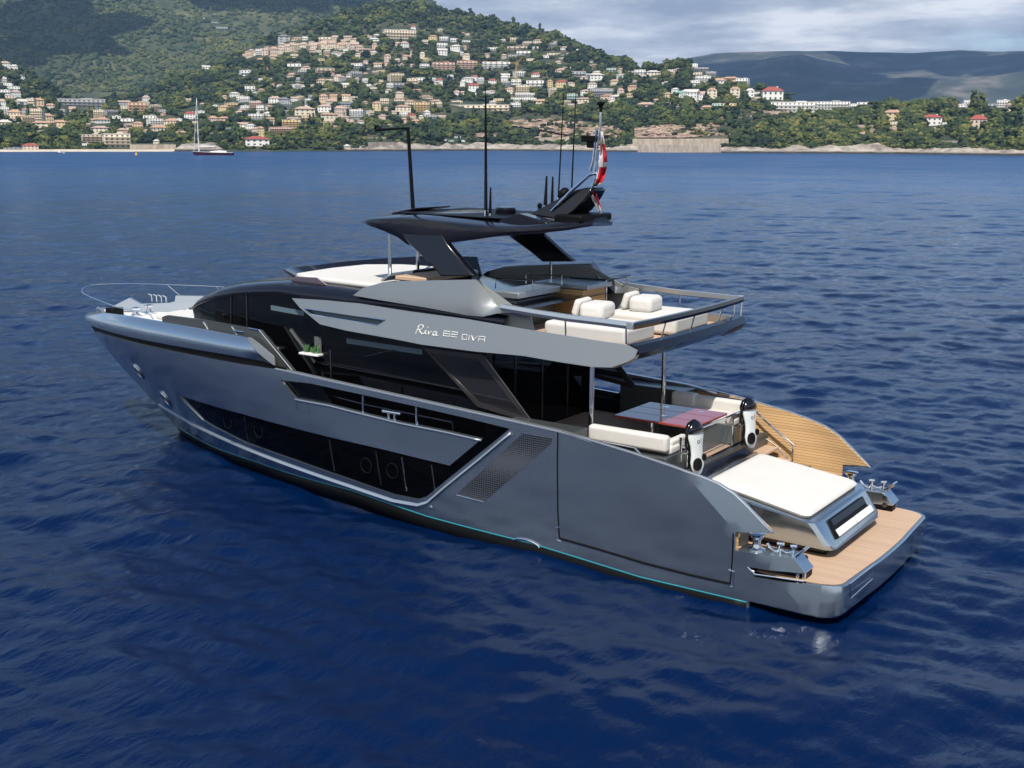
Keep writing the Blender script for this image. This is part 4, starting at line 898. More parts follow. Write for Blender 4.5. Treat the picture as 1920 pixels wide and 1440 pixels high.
# ================================================================== SEA
def water_mat(nt, b, tc, mp, L):
    b.inputs['IOR'].default_value = 1.333
    geo = N(nt, 'ShaderNodeNewGeometry')
    def nz(scale, det, rough, sx, sy, rot=.0):
        m = N(nt, 'ShaderNodeMapping'); L(geo.outputs['Position'], m.inputs[0]); m.inputs['Scale'].default_value = (sx, sy, 1); m.inputs['Rotation'].default_value = (0, 0, rot)
        n = N(nt, 'ShaderNodeTexNoise', i_Scale=scale, i_Detail=det, i_Roughness=rough, i_Distortion=.3); L(m.outputs[0], n.inputs['Vector']); return n.outputs['Fac']
    f1 = nz(.95, 3, .55, 1.0, .42, YAW+R_(100)); f2 = nz(2.3, 6, .68, 1.0, .45, YAW+R_(80))
    p = nz(.035, 3, .5, 1, 1)                        # cat's-paws: calmer and rougher patches
    b1 = N(nt, 'ShaderNodeBump', i_Strength=1.0, i_Distance=.12); L(f1, b1.inputs['Height'])
    b2 = N(nt, 'ShaderNodeBump', i_Strength=1.0, i_Distance=.055); L(f2, b2.inputs['Height']); L(b1.outputs[0], b2.inputs['Normal'])
    L(b2.outputs[0], b.inputs['Normal'])
    r = N(nt, 'ShaderNodeMapRange'); L(p, r.inputs[0]); r.inputs[1].default_value = .35; r.inputs[2].default_value = .65; r.inputs[3].default_value = .03; r.inputs[4].default_value = .09
    # offshore the ripples are too small to resolve: count them as roughness
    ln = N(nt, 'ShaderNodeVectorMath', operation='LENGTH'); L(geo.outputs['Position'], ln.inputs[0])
    r2 = N(nt, 'ShaderNodeMapRange'); L(ln.outputs['Value'], r2.inputs[0]); r2.inputs[1].default_value = 40; r2.inputs[2].default_value = 420; r2.inputs[3].default_value = 0; r2.inputs[4].default_value = .27
    # base colour brightens with distance, standing in for sky reflected off far water
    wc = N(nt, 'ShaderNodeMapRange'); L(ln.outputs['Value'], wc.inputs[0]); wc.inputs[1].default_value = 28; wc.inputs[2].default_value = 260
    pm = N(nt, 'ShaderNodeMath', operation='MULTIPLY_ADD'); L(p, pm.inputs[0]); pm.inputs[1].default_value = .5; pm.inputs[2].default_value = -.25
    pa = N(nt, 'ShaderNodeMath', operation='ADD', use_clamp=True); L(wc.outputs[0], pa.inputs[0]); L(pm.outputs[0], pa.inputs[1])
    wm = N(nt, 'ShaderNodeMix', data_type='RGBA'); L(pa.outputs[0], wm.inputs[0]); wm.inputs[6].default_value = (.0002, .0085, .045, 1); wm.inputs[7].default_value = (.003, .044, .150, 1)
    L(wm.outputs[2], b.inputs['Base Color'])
    ad = N(nt, 'ShaderNodeMath', operation='ADD'); L(r.outputs[0], ad.inputs[0]); L(r2.outputs[0], ad.inputs[1])
    L(ad.outputs[0], b.inputs['Roughness'])
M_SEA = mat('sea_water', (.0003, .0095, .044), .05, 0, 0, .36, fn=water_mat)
def build_sea():
    rng = np.random.default_rng(5)
    fine = np.arange(-34, 34.01, .11); coarse = np.concatenate([np.arange(34, 60, 1.0), np.arange(60, 300, 6.0), np.arange(300, 326, 1.0)])
    ang = R_(1)*np.concatenate([fine, coarse[1:]])+YAW
    rad = np.concatenate([[.5, 4], np.exp(np.linspace(math.log(9), math.log(300), 960)), np.exp(np.linspace(math.log(300), math.log(30000), 150))[1:]])
    Rr, A = np.meshgrid(rad, ang, indexing='ij')
    x = CAM[0]+Rr*np.cos(A); y = CAM[1]+Rr*np.sin(A); z = np.zeros_like(x)
    wind = YAW+R_(165)
    for k in range(120):
        lam = 0.65*(8/.65)**rng.random()**1.25; th = wind+rng.normal(0, .55); kk = 2*math.pi/lam
        amp = .0031*lam**.72*(.6+.8*rng.random()); ph = rng.random()*6.28
        dr = np.gradient(rad)[:, None]; fade = np.clip((lam*.40-dr)/(lam*.2), 0, 1)
        a = kk*(x*math.cos(th)+y*math.sin(th))+ph
        z += fade*amp*(np.sin(a)+.22*np.cos(2*a))
    z += SEA
    nr, na = x.shape
    co = np.stack([x, y, z], -1).reshape(-1, 3)
    i = np.arange(nr-1)[:, None]*na; j = np.arange(na)[None, :]; j2 = (j+1) % na
    f = np.stack([i+j, i+na+j, i+na+j2, i+j2], -1).reshape(-1, 4)
    me = bpy.data.meshes.new('sea'); me.vertices.add(len(co)); me.vertices.foreach_set('co', co.ravel())
    me.loops.add(f.size); me.loops.foreach_set('vertex_index', f.ravel().astype(np.int32))
    me.polygons.add(len(f)); me.polygons.foreach_set('loop_start', np.arange(0, f.size, 4, dtype=np.int32)); me.polygons.foreach_set('use_smooth', np.ones(len(f), bool))
    me.update(); me.validate(); me.materials.append(M_SEA)
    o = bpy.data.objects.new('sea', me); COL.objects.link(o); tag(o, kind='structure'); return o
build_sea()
# ================================================================== THE COAST
def I(v, xs, ys): return float(np.interp(v, xs, ys))
SHX = [-400, 0, 300, 480, 640, 900, 1000, 1180, 1370, 1500, 1700, 1920, 2300]
SHY = [282, 284.5, 284, 284, 284, 282.5, 283, 285, 287, 287.5, 289, 292, 297]
def shore_r(px):
    P = at(px, I(px, SHX, SHY), 'Z', SEA); return math.hypot(P[0]-CAM[0], P[1]-CAM[1])
AX = [-400, -150, 0, 60, 130, 200, 260, 330, 400, 440, 480, 560, 640, 700, 760, 800, 860, 900, 960, 1000, 1050, 1100, 1150, 1200, 1240, 1290, 1310, 1350, 1400, 1455, 1490, 1560, 1650, 1750, 1850, 1920, 2300]
AY = [120, 120, 112, 140, 182, 186, 172, 145, 120, 104, 83, 54, 24, 5, 2, 10, 24, 32, 44, 52, 65, 88, 111, 126, 124, 118, 132, 146, 164, 176, 192, 196, 201, 202, 197, 195, 195]
DX = [-400, 0, 440, 700, 900, 1100, 1200, 1300, 1460, 1700, 1920, 2300]
DY = [1900, 1900, 2100, 2300, 2200, 1850, 1560, 1500, 1330, 1220, 1170, 1200]
def prof(px, y):                          # range on the front hill where the picture row is y
    y0, y1 = I(px, SHX, SHY), I(px, AX, AY); s = min(max((y0-y)/(y0-y1), 0), 1)
    r0 = shore_r(px); return r0+(I(px, DX, DY)-r0)*s**1.3
BXs = [-400, 0, 300, 600, 760, 830, 900, 1000]; BYs = [-110, -100, -110, -90, -30, 20, 60, 110]
def hillA(px, s):
    y0, y1 = I(px, SHX, SHY), I(px, AX, AY); r0 = shore_r(px); r = r0+(I(px, DX, DY)-r0)*s**1.3
    P = deep(px, y0+(y1-y0)*s, r); n = noise.fractal(Vector((P[0], P[1], 0))*.008, 1.0, 2.0, 4)
    return P+np.array((0, 0, n*5.0*min(1, s*6)))
def hillB(px, s):
    y0, y1 = 215, I(px, BXs, BYs); r = 2650+1900*s**1.15
    P = deep(px, y0+(y1-y0)*s, r); q = Vector((P[0], P[1], 0))
    n = noise.fractal(q*.0021, 1.0, 2.1, 5); n2 = 1-abs(noise.noise(q*.0016+Vector((3, 7, 1))))*2
    return P+np.array((0, 0, (n*42+n2*36)*min(1, s*3)*(1.0 if px < 640 else max(.15, 1-(px-640)/220))))
def hillC(px, s):
    y0, y1 = 222, I(px, [1000, 1150, 1230, 1290, 1340, 1400, 1480, 1600, 1720, 1800, 1880, 2000, 2400], [150, 136, 124, 111, 101, 98, 96, 98, 99, 95, 99, 96, 99]); r = 4300+2600*s
    P = deep(px, y0+(y1-y0)*s, r); q = Vector((P[0], P[1], 0))
    n = noise.fractal(q*.0011, 1.0, 2.1, 6); n2 = 1-abs(noise.noise(q*.0009+Vector((5, 2, 1))))*2
    return P+np.array((0, 0, (n*95+n2*80)*min(1, s*3)*(1-s**3*.90)*min(1, max(0, (px-1080)/150))))
def ground_mat(c1, c2, c3, scale):
    def f(nt, b, tc, mp, L):
        n = N(nt, 'ShaderNodeTexNoise', i_Scale=scale, i_Detail=8, i_Roughness=.62); L(tc.outputs['Object'], n.inputs['Vector'])
        r = N(nt, 'ShaderNodeValToRGB'); L(n.outputs['Fac'], r.inputs[0]); e = r.color_ramp.elements
        e[0].position = .36; e[0].color = (*c1, 1); e[1].position = .66; e[1].color = (*c3, 1); m = e.new(.52); m.color = (*c2, 1)
        L(r.outputs[0], b.inputs['Base Color'])
    return f
M_HILL = mat('scrub_hillside', (.05, .06, .03), .9, fn=ground_mat((.022, .034, .014), (.045, .055, .022), (.13, .11, .06), .03))
M_HILLB = mat('wooded_mountain', (.04, .05, .03), .9, fn=ground_mat((.028, .040, .016), (.060, .070, .024), (.13, .125, .05), .012))
M_HILLC = mat('far_mountain_rock', (.06, .06, .05), .9, fn=ground_mat((.016, .024, .020), (.042, .052, .034), (.17, .15, .12), .0045))
M_ROCK = mat('pink_rock', (.36, .27, .2), .9, fn=ground_mat((.07, .065, .035), (.34, .235, .165), (.52, .39, .30), .13), bump=1.0, bscale=.5, stretch=(1, 1, .5))
def wet(nt, b, tc, mp, L):
    n = N(nt, 'ShaderNodeTexNoise', i_Scale=.12, i_Detail=8, i_Roughness=.65); L(tc.outputs['Object'], n.inputs['Vector'])
    r = N(nt, 'ShaderNodeValToRGB'); L(n.outputs['Fac'], r.inputs[0])
    r.color_ramp.elements[0].position = .35; r.color_ramp.elements[0].color = (.16, .135, .11, 1); r.color_ramp.elements[1].position = .62; r.color_ramp.elements[1].color = (.46, .40, .33, 1)
    sp = N(nt, 'ShaderNodeSeparateXYZ'); L(tc.outputs['Object'], sp.inputs[0])
    ad = N(nt, 'ShaderNodeMath', operation='MULTIPLY_ADD'); L(n.outputs['Fac'], ad.inputs[0]); ad.inputs[1].default_value = -3.2; L(sp.outputs[2], ad.inputs[2])
    mr = N(nt, 'ShaderNodeMapRange'); L(ad.outputs[0], mr.inputs[0]); mr.inputs[1].default_value = -.6; mr.inputs[2].default_value = .5
    mx = N(nt, 'ShaderNodeMix', data_type='RGBA'); L(mr.outputs[0], mx.inputs[0]); mx.inputs[6].default_value = (.03, .028, .024, 1); L(r.outputs[0], mx.inputs[7])
    L(mx.outputs[2], b.inputs['Base Color'])
M_SHORE = mat('shore_rock', (.4, .35, .3), .85, fn=wet, bump=.7, bscale=.5)
M_SAND = mat('beach_sand', (.58, .50, .40), .9, var=.15, vscale=.1)
def terrain(name, fn, pxs, ss, m, back=True):
    rows = [[fn(px, s) for px in pxs] for s in ss]
    if back: rows.append([p+np.array((ray(px, 0)[0], ray(px, 0)[1], 0))*260+np.array((0, 0, -110)) for p, px in zip(rows[-1], pxs)])
    rows.insert(0, [p-np.array((0, 0, 12)) for p in rows[0]])
    mb = MB().loft(rows); o = mb.build(name, m, None, smooth=True, fix=False, angle=80); tag(o, kind='structure'); return o
# upward normals
terrain('coast_hill', hillA, list(range(-400, 2301, 9)), list(np.linspace(0, 1, 75)), M_HILL)
terrain('back_hill', hillB, list(range(-400, 960, 9)), list(np.linspace(0, 1, 70)), M_HILLB)
terrain('far_mountain', hillC, list(range(1050, 2401, 9)), list(np.linspace(0, 1, 80)), M_HILLC, back=False)
# rocky shore and beaches
def strip(name, pxs, hfn, m, depth=26, amp=2.2):
    rows = []
    for k, t in enumerate((-.45, -.15, 0, .12, .28, .5, .75, 1.0)):
        row = []
        for px in pxs:
            r0 = shore_r(px); q = deep(px, 260, r0); n = noise.fractal(Vector((q[0], q[1], k*2.3))*.07, 1.0, 2.0, 4); n2 = noise.noise(Vector((q[0], q[1], 0))*.02)
            P = deep(px, 260, r0+depth*t+n*4+n2*8-2); h = hfn(px)
            z = SEA-1.2 if t < -.2 else SEA+h*max(0, min(1, (t+.15)/.55))**.7+(n*amp if t > -.2 else 0)
            row.append((P[0], P[1], z))
        rows.append(row)
    o = MB().loft(rows).build(name, m, None, smooth=True, fix=False, angle=25); tag(o, kind='structure'); return o
strip('rocky_shore', [630+2.5*i for i in range(660)], lambda px: I(px, [630, 690, 760, 800, 900, 1000, 1150, 1350, 1500, 1600, 1640, 1700, 1900, 2300], [1, 5, 7, 4.5, 7, 5.5, 5, 4, 5.5, 7, 8, 5.5, 5, 5]), M_SHORE)
strip('beach', [-300+6*i for i in range(112)], lambda px: 1.5, M_SAND, depth=16, amp=.15)
strip('shore_boulders', [322+2.5*i for i in range(42)], lambda px: I(px, [322, 340, 400, 425], [.5, 6, 6, .6]), M_SHORE, depth=22, amp=1.6)
def cliff(pts, out, name='cliff', m=None, amp=9.0, stp=2.2):
    xs = [p[0] for p in pts]; ys = [p[1] for p in pts]; mb = MB(); idx = {}; nx = int((max(xs)-min(xs))/stp)+1; ny = int((max(ys)-min(ys))/stp*1.4)+1
    for i in range(nx+1):
        for j in range(ny+1):
            px = min(xs)+i*stp; py = min(ys)+j*stp/1.4
            r = prof(px, py); q = deep(px, py, r); q2 = Vector((q[0]*.10, q[1]*.10, q[2]*.045)); n = noise.fractal(q2, .8, 2.1, 5)
            edge = inside((px, py), pts); idx[i, j] = len(mb.v); mb.v.append(tuple(deep(px, py, r-(out+n*amp) if edge else r+6)))
    for i in range(nx):
        for j in range(ny): mb.f.append((idx[i, j], idx[i+1, j], idx[i+1, j+1], idx[i, j+1]))
    o = mb.build(name, m or M_ROCK, None, smooth=True, fix=False, angle=20); tag(o, kind='structure')
    CLIFFS.append(pts); return o
CLIFFS = []
cliff([(955, 224), (985, 217), (1040, 219), (1075, 224), (1100, 230), (1150, 236), (1175, 246), (1130, 257), (1060, 252), (1000, 241), (958, 236)], 6)
cliff([(1188, 240), (1230, 233), (1280, 234), (1335, 229), (1352, 219), (1385, 209), (1440, 206), (1478, 211), (1445, 222), (1400, 236), (1372, 257), (1190, 259)], 8)
cliff([(1660, 240), (1690, 236), (1700, 255), (1662, 258)], 4); cliff([(1740, 238), (1768, 238), (1786, 252), (1783, 266), (1745, 254)], 4)
cliff([(880, 249), (955, 250), (958, 256), (890, 258)], 3); cliff([(1600, 243), (1640, 240), (1645, 256), (1605, 262)], 3, amp=3)
# ------------------------------------------------------------------ clouds whose shade lies on the hills (they float above the picture)
M_CLOUD = mat('cloud_white', (.88, .89, .91), 1.0)
def cloud_over(P, rx, ry, h, lab, seed, rot=0.0):
    rng = random.Random(seed); P = Vector(P); c = P+SUND*((h-P.z)/SUND.z); bm = bmesh.new()
    for _ in range(16):
        a = rng.random()*6.28; d = rng.random()**.6; x, y = math.cos(a)*d*rx*.8, math.sin(a)*d*ry*.8
        M = Matrix.Translation((x, y, rng.uniform(-.05, .3)*rx*.3)) @ Matrix.Diagonal((rx*rng.uniform(.25, .5), ry*rng.uniform(.25, .5), rx*rng.uniform(.12, .22), 1))
        bmesh.ops.create_icosphere(bm, subdivisions=3, radius=1, matrix=M)
    for v in bm.verts: v.co += v.normal*noise.fractal(v.co*.012, 1, 2, 3)*rx*.06
    me = bpy.data.meshes.new('cloud'); bm.to_mesh(me); bm.free(); me.materials.append(M_CLOUD)
    me.polygons.foreach_set('use_smooth', [True]*len(me.polygons)); o = bpy.data.objects.new('cloud', me); COL.objects.link(o)
    o.location = c; o.rotation_euler = (0, 0, rot); tag(o, lab, 'cloud', kind='structure'); return o
cloud_over(hillB(90, .42), 420, 230, 1500, 'cloud', 1, YAW); cloud_over(hillB(540, .72), 420, 330, 1600, 'cloud', 2, YAW)
cloud_over(hillC(1350, .5), 1050, 850, 2300, 'cloud', 3, YAW); cloud_over(hillC(2150, .8), 700, 900, 2400, 'cloud', 4, YAW)
cloud_over(hillC(1700, .95), 1200, 300, 2500, 'cloud', 5, YAW)
for o in list(COL.objects):
    if o.name.startswith('cloud'): del o['label']; del o['category']
# ------------------------------------------------------------------ buildings
WALLS = {k: mat('render_'+n, c, .85, var=.06, vscale=.3) for k, n, c in (('w', 'white', (.84, .83, .80)), ('c', 'cream', (.78, .69, .54)), ('p', 'pink', (.70, .55, .46)), ('y', 'yellow', (.72, .58, .34)), ('o', 'orange', (.72, .52, .37)), ('g', 'grey', (.46, .47, .48)), ('b', 'beige', (.60, .51, .40)), ('t', 'pale_green', (.50, .62, .58)))}
ROOFS = {'o': mat('terracotta_tiles', (.50, .31, .21), .85, var=.25, vscale=.8), 'r': mat('red_tiles', (.36, .085, .06), .85, var=.2, vscale=.8), 'p': mat('pinkish_tiles', (.50, .36, .29), .85, var=.2, vscale=.8), 'f': mat('flat_roof', (.60, .57, .52), .9, var=.1), 'g': mat('grey_roof', (.20, .21, .22), .8), 't': mat('turquoise_roof', (.15, .40, .38), .7)}
M_WIN = mat('window_dark', (.10, .09, .085), .3)
WN = {'w': 'white', 'c': 'cream', 'p': 'pink', 'y': 'yellow', 'o': 'orange', 'g': 'grey', 'b': 'beige', 't': 'pale green'}
RN = {'o': 'terracotta roof', 'r': 'red roof', 'p': 'pinkish roof', 'f': 'flat roof', 'g': 'grey roof', 't': 'turquoise roof'}
# unit prototypes: front looks along -Y, width 1 (x -.5...5), height 1 (z 0..1), depth 1 (y 0..1); three meshes each
def proto(kind):
    wall, roof, win = MB(), MB(), MB()
    hz = {'hip': .70, 'gable': .66, 'flat': .95, 'block': .94, 'tower': .80, 'long': .90}[kind]
    wall.box((0, .5, hz/2-.3), (1, 1, hz+.6))
    e = .06
    if kind in ('hip', 'tower'):
        a = [(-.5-e, -e, hz), (.5+e, -e, hz), (.5+e, 1+e, hz), (-.5-e, 1+e, hz)]
        roof.add(a+[(-.18, .5, 1), (.18, .5, 1)], [(0, 1, 5, 4), (1, 2, 5), (2, 3, 4, 5), (3, 0, 4), (3, 2, 1, 0)])
        wall.box((.25, .55, .93), (.07, .1, .2))
    elif kind == 'gable':
        a = [(-.5-e, -e, hz), (.5+e, -e, hz), (.5+e, 1+e, hz), (-.5-e, 1+e, hz)]
        roof.add(a+[(-.5-e, .5, 1), (.5+e, .5, 1)], [(0, 1, 5, 4), (2, 3, 4, 5), (1, 2, 5), (3, 0, 4), (3, 2, 1, 0)])
    else:
        roof.box((0, .5, hz+.02), (1.03, 1.03, .05)); wall.box((.15, .6, hz+.06), (.22, .3, .12))
    nf = {'hip': 2, 'gable': 2, 'flat': 2, 'block': 4, 'tower': 3, 'long': 3}[kind]; nc = {'hip': 4, 'gable': 3, 'flat': 4, 'block': 5, 'tower': 2, 'long': 11}[kind]
    for i in range(nf):
        z = hz*(i+.5)/nf
        if kind in ('flat', 'block', 'long'): wall.box((0, -.06, hz*(i+.08)/nf), (1.0, .14, .03))
        for j in range(nc):
            x = -.5+(j+.5)/nc; ww, hh = .36/nc, hz*.46/nf
            win.box((x, 0, z), (ww, .02, hh))
            if j < 2:
                for sx in (-.5, .5): win.box((sx, (j+.5)/2, z), (.02, .12, hh))
    return tuple(b.build(n, MATS['window_dark'], None).data for b, n in ((wall, 'wall'), (roof, 'roof'), (win, 'windows')))
PROTO = {k: proto(k) for k in ('hip', 'gable', 'flat', 'block', 'tower', 'long')}
for o in [o for o in COL.objects if o.name.split('.')[0] in ('wall', 'roof', 'windows') and o.parent is None]: bpy.data.objects.remove(o)
for k in PROTO:
    for me in PROTO[k]: me.materials.clear(); me.materials.append(M_WIN)
WGRID = {'hip': (.70, 2, 4), 'flat': (.95, 2, 4), 'block': (.94, 4, 5), 'tower': (.80, 3, 2), 'long': (.90, 3, 11)}
WINMESH = MB().box((0, 0, 0), (1, 1, 1)).build('window', M_WIN, None).data
bpy.data.objects.remove([o for o in COL.objects if o.data == WINMESH][0])
RECTS = []                                  # picture rectangles kept free of trees
def put_mesh(me, m, parent, name):
    o = bpy.data.objects.new(name, me); COL.objects.link(o); o.parent = parent
    o.material_slots[0].link = 'OBJECT'; o.material_slots[0].material = m; return o
brng = random.Random(11)
def joined(kind, wall, roof):
    key = ('J', kind)
    if key not in PROTO:
        vs, fs, mi = [], [], []
        for q, me in enumerate(PROTO[kind]):
            o = len(vs); vs += [tuple(v.co) for v in me.vertices]
            for p in me.polygons: fs.append([o+i for i in p.vertices]); mi.append(q)
        me = bpy.data.meshes.new('house'); me.from_pydata(vs, [], fs)
        for _ in range(3): me.materials.append(M_WIN)
        me.polygons.foreach_set('material_index', mi); PROTO[key] = me
    return PROTO[key]
def building(px, py, wpx, hpx, kind, wall, roof, label, cat='house', group=None, parts=True, yaw=None, dep=.8, name=None, hill=None):
    r = prof(px, py) if hill is None else hill
    P = deep(px, py, r); W = wpx*r/FPX; Hh = hpx*r/FPX
    face = math.atan2(CAM[1]-P[1], CAM[0]-P[0])+R_(90)+(brng.uniform(-.35, .35) if yaw is None else yaw)
    D = min(max(W*dep, 7), 16)
    nm = name or {'house': 'house', 'villa': 'villa', 'apartment block': 'apartment_block'}.get(cat, 'building')
    Mx = Matrix.Translation(P) @ Matrix.Rotation(face, 4, 'Z')
    RECTS.append((px-wpx/2-1, px+wpx/2+1, py-hpx-1, py+1))
    if parts:
        t = bpy.data.objects.new(nm, None); COL.objects.link(t); t.location = P; t.rotation_euler = (0, 0, face); t.empty_display_size = 3
        for me, m, n in zip(PROTO[kind][:2], (WALLS[wall], ROOFS[roof]), ('wall', 'roof')):
            o = put_mesh(me, m, t, n); o.scale = (W, D, Hh)
        hz, nf, nc = WGRID[kind]
        for i in range(nf):
            for j in range(nc):
                o = put_mesh(WINMESH, M_WIN, t, 'window'); o.location = ((-.5+(j+.5)/nc)*W, -.015, hz*(i+.5)/nf*Hh); o.scale = (.38/nc*W, .06, hz*.46/nf*Hh)
    else:
        t = bpy.data.objects.new(nm, joined(kind, wall, roof)); COL.objects.link(t); t.matrix_world = Mx @ Matrix.Diagonal((W, D, Hh, 1))
        for k, m in enumerate((WALLS[wall], ROOFS[roof], M_WIN)): t.material_slots[k].link = 'OBJECT'; t.material_slots[k].material = m
    tag(t, label, cat, group); return t
# the ones big enough to be told by sight
LAND = [
 (150, 203, 84, 17, 'long', 'g', 'f', 'long grey stepped apartment block in the shaded valley', 'apartment block', .1),
 (898, 214, 112, 18, 'long', 'c', 'f', 'very long cream terraced apartment block above the rocky slope', 'apartment block', -.25),
 (832, 133, 40, 16, 'block', 'p', 'r', 'pinkish-brown apartment block with red roof, left one of the pair', 'apartment block', .1),
 (876, 129, 36, 15, 'block', 'p', 'r', 'pinkish-brown apartment block with red roof, right one of the pair', 'apartment block', .1),
 (931, 130, 50, 14, 'block', 'w', 'o', 'white apartment block with terracotta roof just left of the yellow crane', 'apartment block', .1),
 (751, 73, 58, 17, 'long', 'c', 'f', 'large cream flat-roofed building right of the hilltop village', 'building', .25),
 (175, 270, 36, 17, 'block', 'b', 'f', 'beige block just behind the beach beside the cream one', 'apartment block', .1),
 (221, 277, 44, 25, 'block', 'c', 'f', 'tall cream building right behind the beach', 'apartment block', .1),
 (483, 274, 42, 18, 'hip', 'w', 'r', 'white shoreline villa with red roof right of the sailing yacht', 'villa', .05),
 (530, 248, 46, 10, 'long', 'p', 'p', 'long low pinkish building behind the shoreline trees', 'building', .1),
 (545, 239, 30, 14, 'block', 'y', 'f', 'yellow block rising behind the long pinkish building', 'apartment block', .0),
 (572, 216, 36, 16, 'hip', 'c', 'p', 'broad cream villa with arcade among cypresses', 'villa', .1),
 (260, 213, 34, 20, 'block', 'o', 'o', 'orange apartment block with terracotta roof below the wooded spur', 'apartment block', .1),
 (982, 193, 46, 10, 'long', 'w', 'f', 'white terraced building, lowest tier under the crane', 'building', .0),
 (984, 183, 36, 9, 'long', 'w', 'f', 'white terraced building, middle tier under the crane', 'building', .0),
 (980, 174, 24, 14, 'block', 'c', 'f', 'cream block on top of the white tiers under the crane', 'apartment block', .0),
 (1128, 181, 42, 15, 'long', 'g', 'f', 'long grey balconied block behind the mast of the big yacht', 'apartment block', .05),
 (1449, 189, 36, 25, 'hip', 'w', 'r', 'big white mansion with bright red hipped roof on the cape', 'villa', .15),
 (1489, 211, 82, 20, 'long', 'w', 'f', 'long white modern building with blue-grey window bands on the cape', 'building', .05),
 (1560, 206, 62, 16, 'long', 'w', 'g', 'long white building with dark end wall right of the longer one', 'building', .2),
 (1673, 224, 33, 17, 'hip', 'y', 'o', 'pale yellow villa with terracotta roof above the right-hand rocks', 'villa', .05),
 (1747, 234, 33, 18, 'hip', 'w', 'r', 'white villa with red roof and chimneys, middle of the right-hand wood', 'villa', .05),
 (1834, 243, 27, 25, 'hip', 'p', 'r', 'pink villa with red roof, farthest right of the villas near the sea', 'villa', .1),
 (1370, 156, 32, 12, 'hip', 'o', 'o', 'orange-roofed large house on top of the cape', 'house', .1),
 (1212, 206, 34, 14, 'hip', 'p', 'p', 'pink villa standing alone in the pines above the quarry cliff', 'villa', .1),
 (533, 81, 21, 15, 'tower', 'g', 'g', 'square grey castle keep above the hilltop village', 'castle', .1),
 (58, 282, 25, 12, 'hip', 'p', 'r', 'pink and white beach house with red roof at the far left shore', 'house', .1),
 (1378, 183, 17, 19, 'tower', 'c', 'o', 'tall cream tower house in the middle of the cape', 'house', .1),
 (1406, 187, 15, 20, 'tower', 'w', 'f', 'tall white tower house left of the red-roofed mansion', 'house', .1),
 (1335, 184, 17, 18, 'tower', 'c', 'o', 'tall cream house left of the cape tower house', 'house', .1)]
for px, py, w_, h_, k, wa, ro, lab, cat, yw in LAND: building(px, py, w_, h_, k, wa, ro, lab, cat, yaw=yw, name='castle_keep' if cat == 'castle' else None)
building(1679, 238, 18, 9, 'flat', 'c', 'f', 'arched cream terrace block under the pale yellow villa', 'building', yaw=.05)
